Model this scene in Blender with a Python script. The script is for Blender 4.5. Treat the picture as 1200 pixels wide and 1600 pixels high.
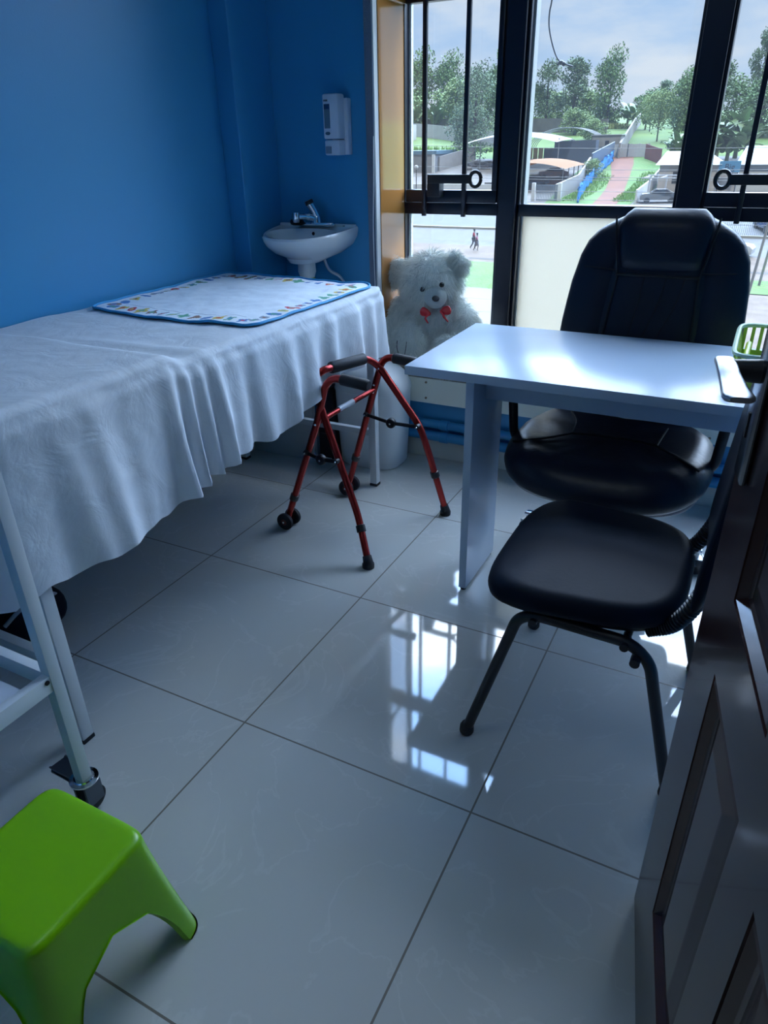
import bpy, bmesh, math, random
from math import sin, cos, pi, radians as R
from mathutils import Vector as V, Matrix, noise
random.seed(7)
C = bpy.context.scene
for o in list(bpy.data.objects): bpy.data.objects.remove(o)
COL = C.collection

# ------------------------------------------------------------------ camera
cd = bpy.data.cameras.new('camera'); cam = bpy.data.objects.new('camera', cd); COL.objects.link(cam)
cd.sensor_fit = 'VERTICAL'; cd.sensor_height = 32; cd.lens = 21.784; cd.clip_start = .02; cd.clip_end = 2000
r = (0.8902284, 0.4551584, -0.0180049); u = (-0.1979935, 0.4222411, 0.8845965); f = (-0.4102340, 0.7839281, -0.4660094)
cam.matrix_world = Matrix(((r[0], u[0], -f[0], 1.52005), (r[1], u[1], -f[1], -0.98496), (r[2], u[2], -f[2], 1.27019), (0, 0, 0, 1)))
C.camera = cam
C.view_settings.view_transform = 'Standard'; C.view_settings.look = 'None'
C.view_settings.exposure = 0.25; C.view_settings.gamma = 1; C.view_settings.use_curve_mapping = False
C.cycles.max_bounces = 12; C.cycles.diffuse_bounces = 6; C.cycles.transparent_max_bounces = 16
C.cycles.sample_clamp_indirect = 6; C.cycles.caustics_reflective = False; C.cycles.caustics_refractive = False

# ------------------------------------------------------------------ world: bright hazy sky with clouds
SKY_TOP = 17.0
w = bpy.data.worlds.new('sky'); C.world = w; w.use_nodes = True
n = w.node_tree.nodes; l = w.node_tree.links; n.clear()
def N(t, **k):
    a = n.new(t)
    for q, v in k.items(): setattr(a, q, v)
    return a
tc = N('ShaderNodeTexCoord'); sp = N('ShaderNodeSeparateXYZ'); l.new(tc.outputs['Generated'], sp.inputs[0])
base = N('ShaderNodeValToRGB'); l.new(sp.outputs['Z'], base.inputs[0])
base.color_ramp.elements[0].color = (.58, .74, .97, 1); base.color_ramp.elements[0].position = 0
base.color_ramp.elements[1].color = (.30, .52, .95, 1); base.color_ramp.elements[1].position = .35
mp = N('ShaderNodeMapping'); mp.inputs['Scale'].default_value = (1, 1, 3.2); l.new(tc.outputs['Generated'], mp.inputs[0])
ns = N('ShaderNodeTexNoise'); ns.inputs['Scale'].default_value = 4.2; ns.inputs['Detail'].default_value = 8; ns.inputs['Roughness'].default_value = .58
l.new(mp.outputs[0], ns.inputs['Vector'])
cr = N('ShaderNodeValToRGB'); cr.color_ramp.elements[0].position = .40; cr.color_ramp.elements[1].position = .62; l.new(ns.outputs[0], cr.inputs[0])
mx = N('ShaderNodeMix', data_type='RGBA'); l.new(cr.outputs[0], mx.inputs[0]); l.new(base.outputs[0], mx.inputs[6]); mx.inputs[7].default_value = (.84, .89, .99, 1)
# bright sky lobe added above the view on the window side, lights the room
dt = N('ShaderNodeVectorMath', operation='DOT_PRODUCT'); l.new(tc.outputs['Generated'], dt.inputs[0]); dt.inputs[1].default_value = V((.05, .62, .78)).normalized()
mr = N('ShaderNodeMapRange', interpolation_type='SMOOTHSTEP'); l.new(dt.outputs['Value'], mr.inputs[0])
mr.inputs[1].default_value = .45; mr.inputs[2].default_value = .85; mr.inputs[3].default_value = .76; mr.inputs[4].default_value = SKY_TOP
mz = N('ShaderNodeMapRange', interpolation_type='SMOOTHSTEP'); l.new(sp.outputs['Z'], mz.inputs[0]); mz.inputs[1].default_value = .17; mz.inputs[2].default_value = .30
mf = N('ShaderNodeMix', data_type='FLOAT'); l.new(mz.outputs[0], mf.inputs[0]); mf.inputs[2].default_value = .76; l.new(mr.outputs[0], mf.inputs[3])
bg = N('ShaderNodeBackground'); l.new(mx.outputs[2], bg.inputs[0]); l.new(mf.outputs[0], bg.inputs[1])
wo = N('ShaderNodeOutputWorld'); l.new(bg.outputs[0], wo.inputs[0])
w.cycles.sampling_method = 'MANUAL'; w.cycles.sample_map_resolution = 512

sd = bpy.data.lights.new('sun', 'SUN'); sun = bpy.data.objects.new('sun', sd); COL.objects.link(sun)
sd.energy = 3.0; sd.angle = R(1.5); sd.color = (1, .97, .9)
sun.rotation_euler = (R(-38), R(-22), 0)         # high, from behind the building
sun.rotation_euler = V((-.35, .62, -1.0)).to_track_quat('-Z', 'Y').to_euler()
def lamp(name, loc, e, sx, sy, col, rot=(0, 0, 0)):
    d = bpy.data.lights.new(name, 'AREA'); d.shape = 'RECTANGLE'; d.size = sx; d.size_y = sy; d.energy = e; d.color = col
    o = bpy.data.objects.new(name, d); COL.objects.link(o); o.location = loc; o.rotation_euler = rot; return o
lamp('room_fill_light', (.9, -.45, 2.57), 3, .7, .5, (.72, .87, 1))  # added unseen fill overhead, lifts the interior brightness
lamp('hall_fill_light', (1.3, -2.0, 2.5), 1.2, .8, .8, (.8, .9, 1))  # unseen fill added in the hall, spills in through the doorway

# ------------------------------------------------------------------ materials
MATS = {}
def M(name, col, rough=.5, metal=0, coat=0, spec=.5, bump=None, var=None, sheen=0, emit=0, sub=0):
    if name in MATS: return MATS[name]
    m = bpy.data.materials.new(name); m.use_nodes = True; MATS[name] = m
    nt = m.node_tree; b = nt.nodes['Principled BSDF']
    c4 = (*col, 1)
    b.inputs['Base Color'].default_value = c4; b.inputs['Roughness'].default_value = rough; b.inputs['Metallic'].default_value = metal
    b.inputs['Coat Weight'].default_value = coat; b.inputs['Coat Roughness'].default_value = .06; b.inputs['Specular IOR Level'].default_value = spec
    if sheen: b.inputs['Sheen Weight'].default_value = sheen
    if emit:
        b.inputs['Emission Color'].default_value = c4; b.inputs['Emission Strength'].default_value = emit
    g = None
    if bump or var:
        g = nt.nodes.new('ShaderNodeTexCoord')
    if var:
        t = nt.nodes.new('ShaderNodeTexNoise'); t.inputs['Scale'].default_value = var[0]; t.inputs['Detail'].default_value = 6
        nt.links.new(g.outputs['Object'], t.inputs['Vector'])
        mm = nt.nodes.new('ShaderNodeMix'); mm.data_type = 'RGBA'
        rp = nt.nodes.new('ShaderNodeMapRange'); rp.inputs[1].default_value = .35; rp.inputs[2].default_value = .65; nt.links.new(t.outputs[0], rp.inputs[0])
        nt.links.new(rp.outputs[0], mm.inputs[0])
        c2 = var[1] if len(var) > 1 and not isinstance(var[1], (int, float)) else tuple(x * (1 - var[1]) for x in col)
        mm.inputs[6].default_value = c4; mm.inputs[7].default_value = (*c2, 1)
        nt.links.new(mm.outputs[2], b.inputs['Base Color'])
    if bump:
        t = nt.nodes.new('ShaderNodeTexNoise'); t.inputs['Scale'].default_value = bump[0]; t.inputs['Detail'].default_value = 5
        nt.links.new(g.outputs['Object'], t.inputs['Vector'])
        bb = nt.nodes.new('ShaderNodeBump'); bb.inputs['Strength'].default_value = bump[1]; bb.inputs['Distance'].default_value = bump[2] if len(bump) > 2 else .01
        nt.links.new(t.outputs[0], bb.inputs['Height']); nt.links.new(bb.outputs[0], b.inputs['Normal'])
    return m

def tile_mat():
    m = bpy.data.materials.new('polished_tile'); m.use_nodes = True; nt = m.node_tree; b = nt.nodes['Principled BSDF']
    def mk(t): return nt.nodes.new(t)
    def mth(op, a, bb=None):
        q = mk('ShaderNodeMath'); q.operation = op
        for i, x in enumerate((a, bb)):
            if x is None: continue
            if isinstance(x, (int, float)): q.inputs[i].default_value = x
            else: nt.links.new(x, q.inputs[i])
        return q.outputs[0]
    g = mk('ShaderNodeNewGeometry'); s = mk('ShaderNodeSeparateXYZ'); nt.links.new(g.outputs['Position'], s.inputs[0])
    ds = []
    for ax in ('X', 'Y'):
        fr = mth('FRACT', mth('ADD', mth('MULTIPLY', s.outputs[ax], 1 / .6), 10.5))
        ds.append(mth('ABSOLUTE', mth('SUBTRACT', fr, .5)))
    d = mth('MINIMUM', ds[0], ds[1]); gm = mth('LESS_THAN', d, .0036)
    no = mk('ShaderNodeTexNoise'); no.inputs['Scale'].default_value = 2.2; no.inputs['Detail'].default_value = 8; no.inputs['Distortion'].default_value = 2.5
    nt.links.new(g.outputs['Position'], no.inputs['Vector'])
    rp = mk('ShaderNodeValToRGB'); nt.links.new(no.outputs[0], rp.inputs[0])
    e = rp.color_ramp.elements; e[0].position = .485; e[0].color = (.50, .515, .50, 1); e[1].position = .51; e[1].color = (.50, .515, .50, 1)
    k = rp.color_ramp.elements.new(.497); k.color = (.545, .56, .545, 1)
    mxx = mk('ShaderNodeMix'); mxx.data_type = 'RGBA'; nt.links.new(gm, mxx.inputs[0]); nt.links.new(rp.outputs[0], mxx.inputs[6]); mxx.inputs[7].default_value = (.13, .11, .09, 1)
    nt.links.new(mxx.outputs[2], b.inputs['Base Color'])
    rr = mk('ShaderNodeMix'); rr.data_type = 'FLOAT'; nt.links.new(gm, rr.inputs[0]); rr.inputs[2].default_value = .045; rr.inputs[3].default_value = .6
    nt.links.new(rr.outputs[0], b.inputs['Roughness']); b.inputs['Specular IOR Level'].default_value = .8
    bp = mk('ShaderNodeBump'); bp.inputs['Strength'].default_value = .02; bp.inputs['Distance'].default_value = .0005
    n2 = mk('ShaderNodeTexNoise'); n2.inputs['Scale'].default_value = 6; nt.links.new(g.outputs['Position'], n2.inputs['Vector'])
    nt.links.new(n2.outputs[0], bp.inputs['Height']); nt.links.new(bp.outputs[0], b.inputs['Normal'])
    return m

def glass_mat():
    m = bpy.data.materials.new('window_glass'); m.use_nodes = True; nt = m.node_tree; nt.nodes.clear()
    t = nt.nodes.new('ShaderNodeBsdfTransparent'); t.inputs[0].default_value = (.94, .97, .97, 1)
    g = nt.nodes.new('ShaderNodeBsdfGlossy'); g.inputs['Roughness'].default_value = .02; g.inputs[0].default_value = (1, 1, 1, 1)
    lw = nt.nodes.new('ShaderNodeLayerWeight'); pw = nt.nodes.new('ShaderNodeMath'); pw.operation = 'POWER'; nt.links.new(lw.outputs['Facing'], pw.inputs[0]); pw.inputs[1].default_value = 5
    fz = nt.nodes.new('ShaderNodeMath'); fz.operation = 'MULTIPLY_ADD'; nt.links.new(pw.outputs[0], fz.inputs[0]); fz.inputs[1].default_value = .8; fz.inputs[2].default_value = .03
    a = nt.nodes.new('ShaderNodeMixShader'); nt.links.new(fz.outputs[0], a.inputs[0]); nt.links.new(t.outputs[0], a.inputs[1]); nt.links.new(g.outputs[0], a.inputs[2])
    d = nt.nodes.new('ShaderNodeBsdfTranslucent'); d.inputs[0].default_value = (.9, .93, 1, 1)   # dust on the pane
    c = nt.nodes.new('ShaderNodeMixShader'); c.inputs[0].default_value = .009; nt.links.new(a.outputs[0], c.inputs[1]); nt.links.new(d.outputs[0], c.inputs[2])
    o = nt.nodes.new('ShaderNodeOutputMaterial'); nt.links.new(c.outputs[0], o.inputs[0]); return m

def sheet_mat(name, col, tr=.25):
    m = M(name, col, .85, bump=(60, .15, .004)); nt = m.node_tree
    wv = nt.nodes.new('ShaderNodeTexNoise'); wv.inputs['Scale'].default_value = 9; wv.inputs['Detail'].default_value = 6; wv.inputs['Distortion'].default_value = 1.4
    tcx = nt.nodes.new('ShaderNodeTexCoord'); nt.links.new(tcx.outputs['Object'], wv.inputs['Vector'])
    bb = nt.nodes.new('ShaderNodeBump'); bb.inputs['Strength'].default_value = .5; bb.inputs['Distance'].default_value = .010
    nt.links.new(wv.outputs[0], bb.inputs['Height'])
    ob = [x for x in nt.nodes if x.type == 'BUMP' and x != bb][0]; nt.links.new(bb.outputs[0], ob.inputs['Normal'])
    p = nt.nodes['Principled BSDF']; out = [x for x in nt.nodes if x.type == 'OUTPUT_MATERIAL'][0]
    t = nt.nodes.new('ShaderNodeBsdfTranslucent'); t.inputs[0].default_value = (*col, 1)
    mxs = nt.nodes.new('ShaderNodeMixShader'); mxs.inputs[0].default_value = tr
    nt.links.new(p.outputs[0], mxs.inputs[1]); nt.links.new(t.outputs[0], mxs.inputs[2]); nt.links.new(mxs.outputs[0], out.inputs[0])
    return m

TILE = tile_mat(); GLASS = glass_mat()
BLUE = M('blue_wall_paint', (.040, .27, .52), .34, bump=(180, .12, .002))
BLUE2 = M('blue_pipe_paint', (.03, .24, .48), .3)
WHITE = M('white_paint', (.72, .72, .70), .6)
CEIL = M('ceiling_paint', (.75, .77, .78), .8)
CREAM = M('cream_board', (.84, .85, .74), .5)
DIRT = M('dusty_sill', (.30, .27, .21), .8, var=(30, .5))
SKIRT = M('skirting_tile', (.58, .59, .54), .25)
WOOD = M('varnished_jamb', (.50, .21, .055), .16, coat=1.0, bump=(3, .05))
BLK = M('black_frame', (.006, .009, .022), .32)
SILV = M('silver_bead', (.55, .56, .56), .35, .6)
WFILM = M('white_window_panel', (.80, .80, .76), .5)
_n = WFILM.node_tree; _t = _n.nodes.new('ShaderNodeBsdfTranslucent'); _t.inputs[0].default_value = (.82, .77, .66, 1); _x = _n.nodes.new('ShaderNodeMixShader'); _x.inputs[0].default_value = .5
_n.links.new(_n.nodes['Principled BSDF'].outputs[0], _x.inputs[1]); _n.links.new(_t.outputs[0], _x.inputs[2]); _n.links.new(_x.outputs[0], [q for q in _n.nodes if q.type == 'OUTPUT_MATERIAL'][0].inputs[0])
LEATHER = M('black_leather', (.005, .009, .020), .38, bump=(45, .35, .003), spec=.30)
LEATHER2 = M('black_vinyl', (.004, .008, .018), .5, bump=(110, .12, .002), spec=.09)
SEAM = M('dark_seam', (.002, .003, .006), .7)
BPL = M('black_plastic', (.008, .010, .016), .4)
RUB = M('black_rubber', (.010, .012, .018), .65)
CHR = M('chrome', (.75, .78, .82), .12, 1)
DESK = M('pale_grey_laminate', (.46, .56, .68), .24, spec=.27, bump=(4, .02))
DESKE = M('pale_grey_edge', (.42, .54, .62), .4)
WMET = M('white_painted_metal', (.62, .66, .68), .35)
RED = M('red_anodised_tube', (.34, .025, .022), .25, .65)
BIN = M('white_bin_plastic', (.86, .89, .90), .3)
PORC = M('porcelain', (.74, .77, .78), .12, coat=.5)
GREEN = M('lime_plastic', (.165, .42, .0), .32)
GREEN2 = M('yellow_green_plastic', (.42, .58, .08), .35)
MAHO = M('mahogany_varnish', (.035, .013, .011), .24, coat=.2, var=(2.0, (.055, .022, .018)), bump=(8, .04))
SHEET = sheet_mat('white_cotton_sheet', (.80, .85, .90))
MATW = M('white_mat_fabric', (.76, .82, .87), .8, bump=(14, .5, .01))
MBLUE = M('light_blue_piping', (.04, .32, .62), .6)
FUR = M('white_plush_fur', (.86, .88, .83), .8, sheen=.3)
FURB = M('white_plush_base', (.70, .74, .71), .9)

# ------------------------------------------------------------------ mesh helpers
def MB(): return bmesh.new()
def box(bm, lo, hi, bev=0, mi=0):
    g = bmesh.ops.create_cube(bm, size=1)
    for v in g['verts']:
        v.co = V([(lo[i] + hi[i]) / 2 + v.co[i] * (hi[i] - lo[i]) for i in range(3)])
    if bev:
        es = {e for v in g['verts'] for e in v.link_edges}
        bmesh.ops.bevel(bm, geom=list(es), offset=bev, segments=2, affect='EDGES', profile=.6)
    return bm
def obox(bm, a, b, wd, ht, up=V((0, 0, 1)), bev=0):
    a = V(a); b = V(b); d = (b - a); L = d.length; d.normalize(); s = d.cross(up)
    if s.length < 1e-4: s = d.cross(V((1, 0, 0)))
    s.normalize(); t = s.cross(d)
    g = bmesh.ops.create_cube(bm, size=1)
    for v in g['verts']:
        c = v.co.copy(); v.co = (a + b) / 2 + d * c.x * L + s * c.y * wd + t * c.z * ht
    if bev:
        es = {e for v in g['verts'] for e in v.link_edges}
        bmesh.ops.bevel(bm, geom=list(es), offset=bev, segments=2, affect='EDGES')
    return bm
def smooth_path(pts, k=6):
    pts = [V(p) for p in pts]; out = []
    P = [pts[0] * 2 - pts[1]] + pts + [pts[-1] * 2 - pts[-2]]
    for i in range(1, len(P) - 2):
        for j in range(k):
            t = j / k; a, b, c, d = P[i - 1:i + 3]
            out.append(.5 * ((2 * b) + (c - a) * t + (2 * a - 5 * b + 4 * c - d) * t * t + (3 * b - a - 3 * c + d) * t ** 3))
    out.append(pts[-1]); return out
def fillet(pts, rad=.03, k=6):
    pts = [V(p) for p in pts]; out = [pts[0]]
    for i in range(1, len(pts) - 1):
        a, b, c = pts[i - 1:i + 2]; ra = min(rad, (a - b).length * .49, (c - b).length * .49)
        p = b + (a - b).normalized() * ra; q = b + (c - b).normalized() * ra
        for j in range(k + 1):
            t = j / k; out.append(p * (1 - t) ** 2 + b * 2 * t * (1 - t) + q * t * t)
    out.append(pts[-1]); return out
def tube(bm, pts, rad, seg=12, cap=True, mi=0):
    pts = [V(p) for p in pts]; rings = []; up = None
    for i, p in enumerate(pts):
        d = (pts[min(i + 1, len(pts) - 1)] - pts[max(i - 1, 0)]).normalized()
        if up is None:
            up = d.cross(V((0, 0, 1)));
            if up.length < .05: up = d.cross(V((1, 0, 0)))
        s = (up - d * up.dot(d)).normalized(); up = s; t = d.cross(s)
        rr = rad[i] if isinstance(rad, (list, tuple)) else rad
        rings.append([bm.verts.new(p + s * cos(2 * pi * k / seg) * rr + t * sin(2 * pi * k / seg) * rr) for k in range(seg)])
    for a, b in zip(rings, rings[1:]):
        for k in range(seg): bm.faces.new((a[k], a[(k + 1) % seg], b[(k + 1) % seg], b[k])).material_index = mi
    if cap: bm.faces.new(rings[0][::-1]); bm.faces.new(rings[-1])
    return bm
def loft(bm, rings, close=True, cap0=True, cap1=True):
    R_ = [[bm.verts.new(p) for p in ring] for ring in rings]; m = len(R_[0])
    for a, b in zip(R_, R_[1:]):
        for k in range(m if close else m - 1): bm.faces.new((a[k], a[(k + 1) % m], b[(k + 1) % m], b[k]))
    if cap0: bm.faces.new(R_[0][::-1])
    if cap1: bm.faces.new(R_[-1])
    return bm
def sup(wx, wy, nn=4, m=48):
    o = []
    for k in range(m):
        t = 2 * pi * k / m; c, s = cos(t), sin(t)
        o.append((wx * abs(c) ** (2 / nn) * (1 if c >= 0 else -1), wy * abs(s) ** (2 / nn) * (1 if s >= 0 else -1)))
    return o
def slab(bm, cx, cy, z0, z1, wx, wy, nn=4, edge=.02, dome=0, m=48, fn=None):
    """rounded cushion-like slab, plan = superellipse"""
    h = z1 - z0; prof = [(.3, 0), (.8, 0)]
    for j in range(9):
        a = -pi / 2 + pi * j / 8; prof.append((None, a))
    prof += [(.97, 1), (.85, 1), (.6, 1), (.3, 1), (.05, 1)]
    rings = []
    S = sup(1, 1, nn, m)
    for p, q in prof:
        ring = []
        for (sx, sy) in S:
            if p is None:
                x = sx * (wx - edge + edge * cos(q)); y = sy * (wy - edge + edge * cos(q)); z = z0 + h / 2 + sin(q) * h / 2
                k = 1
            else:
                x = sx * (wx - edge) * p; y = sy * (wy - edge) * p; z = z0 if q == 0 else z1; k = p
            if z > z0 + h * .5: z += dome * (1 - min(1, max(abs(x / wx), abs(y / wy)) ** 2))
            c = V((cx + x, cy + y, z))
            if fn: c = V(fn(c))
            ring.append(c)
        rings.append(ring)
    return loft(bm, rings)
def lathe(bm, prof, c, seg=32, axis='Z', sx=1, sy=1):
    rings = []
    for (rr, h) in prof:
        ring = []
        for k in range(seg):
            a = 2 * pi * k / seg; x, y = rr * cos(a) * sx, rr * sin(a) * sy
            p = {'Z': (x, y, h), 'Y': (x, h, y), 'X': (h, x, y)}[axis]
            ring.append(V(c) + V(p))
        rings.append(ring)
    return loft(bm, rings)
def ball(bm, c, rad, sc=(1, 1, 1), rot=None, seg=20):
    g = bmesh.ops.create_uvsphere(bm, u_segments=seg, v_segments=seg // 2 + 2, radius=rad)
    for v in g['verts']:
        q = V((v.co.x * sc[0], v.co.y * sc[1], v.co.z * sc[2]))
        if rot: q = rot @ q
        v.co = q + V(c)
    return bm
def obj(name, bm, m, parent=None, smooth=True, angle=40, loc=None):
    bmesh.ops.recalc_face_normals(bm, faces=bm.faces)
    me = bpy.data.meshes.new(name); bm.to_mesh(me); bm.free()
    for q in (m if isinstance(m, (list, tuple)) else [m]): me.materials.append(q)
    if smooth:
        for p in me.polygons: p.use_smooth = True
        try: me.set_sharp_from_angle(angle=R(angle))
        except Exception: pass
    o = bpy.data.objects.new(name, me); COL.objects.link(o)
    if parent: o.parent = parent
    return o
def plain(o):
    for p in o.data.polygons: p.use_smooth = False
    return o
def tag(o, label, cat, group=None, kind=None):
    o['label'] = label; o['category'] = cat
    if group: o['group'] = group
    if kind: o['kind'] = kind
    return o
def thing(name, label, cat, loc=(0, 0, 0), group=None, rz=0):
    o = bpy.data.objects.new(name, None); COL.objects.link(o); o.location = loc; o.rotation_euler = (0, 0, rz); o.empty_display_size = .1
    return tag(o, label, cat, group)
def struct(name, bm, m, parent=None, smooth=False, label=None):
    o = obj(name, bm, m, parent, smooth)
    if not parent: o['kind'] = 'structure'
    if label: o['label'] = label
    return o
def bx(*boxes, bev=0):
    bm = MB()
    for lo, hi in boxes: box(bm, lo, hi, bev)
    return bm
def sub(parent, name, m, *boxes, bev=0, smooth=True):
    """boxes in the world frame, as a part whose origin follows the (unrotated) parent"""
    o = obj(name, bx(*boxes, bev=bev), m, parent, smooth); o.location = -V(parent.location) if parent.type == 'EMPTY' else (0, 0, 0); return o
def part(parent, name, bm, m, smooth=True):
    o = obj(name, bm, m, parent, smooth)
    # parts are modelled in world coordinates
    p = parent; off = V((0, 0, 0))
    while p: off += p.location; p = p.parent
    o.location = -off; return o
def nz(x, y=0, z=0): return noise.noise(V((x, y, z)))
def sst(a, b, x):
    t = max(0, min(1, (x - a) / (b - a))); return t * t * (3 - 2 * t)
def lerp(tab, x):
    for (a, p), (b, q) in zip(tab, tab[1:]):
        if x <= b: return p + (q - p) * max(0, (x - a)) / (b - a)
    return tab[-1][1]

# ================================================================== ROOM SHELL
XL, XR, YW, YG, ZC = -.46, 2.30, 1.74, 2.0, 2.65
struct('floor', bx(((-.6, -1.07, -.1), (2.45, 1.9, 0))), TILE)
struct('hall_floor', bx(((-1.2, -3.2, -.1), (3.2, -1.0701, 0))), TILE)
struct('ceiling', bx(((-.6, -1.1, ZC), (2.45, 2.1, ZC + .15))), CEIL)
struct('hall_ceiling', bx(((-1.2, -3.2, ZC), (3.2, -1.1, ZC + .15))), CEIL)
struct('wall_left', bx(((XL - .14, -1.07, 0), (XL, 2.1, ZC))), BLUE)
struct('wall_right', bx(((XR, -1.07, 0), (XR + .15, 2.1, ZC))), BLUE)
struct('wall_near', bx(((XL, -1.07, 0), (.80, -.95, ZC)), ((1.735, -1.07, 0), (XR, -.95, ZC)), ((.80, -1.07, 2.12), (1.735, -.95, ZC))), BLUE)
struct('wall_hall', bx(((-1.3, -3.3, 0), (3.3, -3.2, ZC)), ((-1.3, -3.2, 0), (-1.2, -1.07, ZC)), ((3.2, -3.2, 0), (3.3, -1.07, ZC)), ((-1.2, -1.07, 0), (XL - .14, -.95, ZC)), ((XR + .15, -1.07, 0), (3.2, -.95, ZC))), WHITE)
struct('wall_far', bx(((XL, YW, 0), (.066, 2.035, ZC))), BLUE)
struct('wall_corner', bx(((XL, 1.49, 0), (-.376, YW, ZC)), bev=.004), BLUE)
struct('wall_under_window', bx(((.066, YW, 0), (XR, 2.1, .36))), BLUE)
struct('wall_above_window', bx(((.066, YW + .02, 2.48), (XR, 2.1, ZC))), BLUE)
struct('baseboard_far', bx(((.066, YW - .012, 0), (XR, YW, .085)), ((-.376, YW - .012, 0), (.066, YW, .085)), bev=.002), SKIRT)
struct('baseboard_left', bx(((XL, -.9, 0), (XL + .012, 1.49, .085)), bev=.002), SKIRT)
# grey edge strip, white bead and cable beside the window recess
struct('trim_1', bx(((.060, YW - .022, .386), (.094, YW + .03, 2.48)), bev=.004), M('grey_fabric_strip', (.16, .20, .26), .9, bump=(200, .8, .003)), smooth=True)
struct('trim_2', bx(((.094, YW - .024, .386), (.101, YW + .01, 2.48)), bev=.002), WHITE)
# varnished jamb, sill with cream fascia
struct('trim_3', bx(((.066, YW + .01, .386), (.104, YG + .02, 2.48))), WOOD)
struct('trim_4', bx(((.101, YW + .0, 1.745), (.112, YG - .03, 1.775)), ((.101, YG - .06, 1.757), (.53, YG - .03, 1.80)), bev=.002), WOOD)
struct('trim_5', bx(((.104, YG + .012, .386), (.116, YG + .032, 2.48))), WHITE)
struct('window_sill', bx(((.101, YW - .03, .366), (XR, 2.1, .386)), bev=.003), DIRT)
fascia = struct('trim_6', bx(((.094, YW - .032, .262), (XR, YW, .372)), bev=.002), CREAM)
for x in (.33, .62, .95, 1.25, 1.48):
    for z in (.285, .355): obj('screw', lathe(MB(), [(.0, -.0035), (.005, -.0035), (.005, 0)], (x, YW - .032, z), 12, 'Y'), M('rusty_screws', (.25, .2, .13), .5, .5), fascia)

# ------------------------------------------------------------------ windows
def window(name, x0, x1, bars, sash, stay=None, lower='glass', top=True):
    w_ = bpy.data.objects.new(name, None); COL.objects.link(w_); w_['kind'] = 'structure'; w_.location = (x0, YG, .386)
    z0, zt0, zt1, zh, zh1, z1 = .386, 1.005, 1.05, 1.765, 1.85, 2.48
    fr = [((x0, YG - .03, z0), (x0 + (.002 if x0 < .2 else .012), YG + .03, z1)), ((x1 - .012, YG - .03, z0), (x1, YG + .03, z1)),
          ((x0, YG - .03, zt0), (x1, YG + .03, zt1)), ((x0, YG - .028, zh), (x1, YG + .03, zh1)),
          ((x0, YG - .03, z1 - .04), (x1, YG + .03, z1)), ((x0, YG - .03, z0), (x1, YG + .03, z0 + .03))]
    part(w_, 'window_frame', bx(*fr, bev=.003), BLK)
    if sash:
        b = .022
        part(w_, 'sash_frame', bx(((x0 + .012, YG - .042, 1.052), (x1 - .012, YG - .005, 1.10)), ((x0 + .012, YG - .042, zh - .02), (x1 - .012, YG - .005, zh)), ((x1 - .012 - b, YG - .042, 1.10), (x1 - .012, YG - .005, zh)), bev=.003), BLK)
    for xb in bars:
        part(w_, 'window_bar', bx(((xb - .009, YG - .062, 1.0), (xb + .009, YG - .046, 2.44)), bev=.003), BLK)
    if stay:
        sx, dr = stay; zz = 1.143; y = YG - .085
        bm = MB(); box(bm, (min(sx, sx + dr * .19), y - .006, zz - .017), (max(sx, sx + dr * .19), y + .006, zz + .017), .003)
        part(w_, 'window_stay', bm, BPL)
        cx = sx + dr * .208; bm = MB(); ring = []
        tube(bm, [(cx + .023 * cos(a), y, zz + .027 * sin(a)) for a in [2 * pi * k / 24 for k in range(25)]], .0075, 8)
        part(w_, 'stay_ring', bm, BPL)
        bm = MB(); box(bm, (sx + dr * .005 - .008, y, 1.075), (sx + dr * .045 + .008, YG - .035, 1.135), .004); part(w_, 'stay_bracket', bm, BPL)
    part(w_, 'pane', bx(((x0 + .01, YG + .004, zt1), (x1 - .01, YG + .008, zh))), GLASS)
    part(w_, 'pane', bx(((x0 + .01, YG + .004, zh1), (x1 - .01, YG + .008, z1 - .04))), GLASS)
    if lower == 'glass':
        part(w_, 'pane', bx(((x0 + .01, YG + .004, z0 + .03), (x1 - .01, YG + .008, zt0))), GLASS)
    else:
        pl = part(w_, 'white_panel', bx(((x0 + .01, YG + .012, z0 + .03), (x1 - .01, YG + .022, zt0))), WFILM); pl['label'] = 'white opaque lower panel'
    return w_
struct('trim_8', bx(((.530, YG - .05, .386), (.602, YG + .04, 2.48)), bev=.004), BLK)
struct('trim_9', bx(((1.202, YG - .05, .386), (1.286, YG + .04, 2.48)), bev=.004), BLK)
struct('trim_10', bx(((1.95, YG - .05, .386), (2.03, YG + .04, 2.48)), bev=.004), BLK)
struct('trim_11', bx(((.603, YG + .0, .416), (.622, YG + .05, 2.44)), bev=.002), SILV)
window('window_1', .104, .530, (.207, .384), True, (.235, 1))
window('window_2', .602, 1.202, (), False, None, 'panel')
window('window_3', 1.286, 1.95, (1.415, 1.63, 1.80), True, (1.555, -1))
window('window_4', 2.03, 2.30, (), False)

# pipes along the wall under the window
for z, rr, lb in ((.168, .019, 'blue painted water pipe under the window, the upper one'), (.112, .022, 'blue painted water pipe under the window, the lower one')):
    bm = MB(); tube(bm, [(.09, YW - .028, z), (2.29, YW - .028, z)], rr, 16)
    pz = obj('water_pipe', bm, BLUE2); tag(pz, lb, 'pipe', 'painted pipes under the window')
    bm = MB()
    for x in (.42, .60, 1.6): lathe(bm, [(rr, -.02), (rr + .004, -.018), (rr + .004, .018), (rr, .02)], (x, YW - .028, z), 16, 'X')
    obj('pipe_clip', bm, BLUE2, pz)

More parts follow.
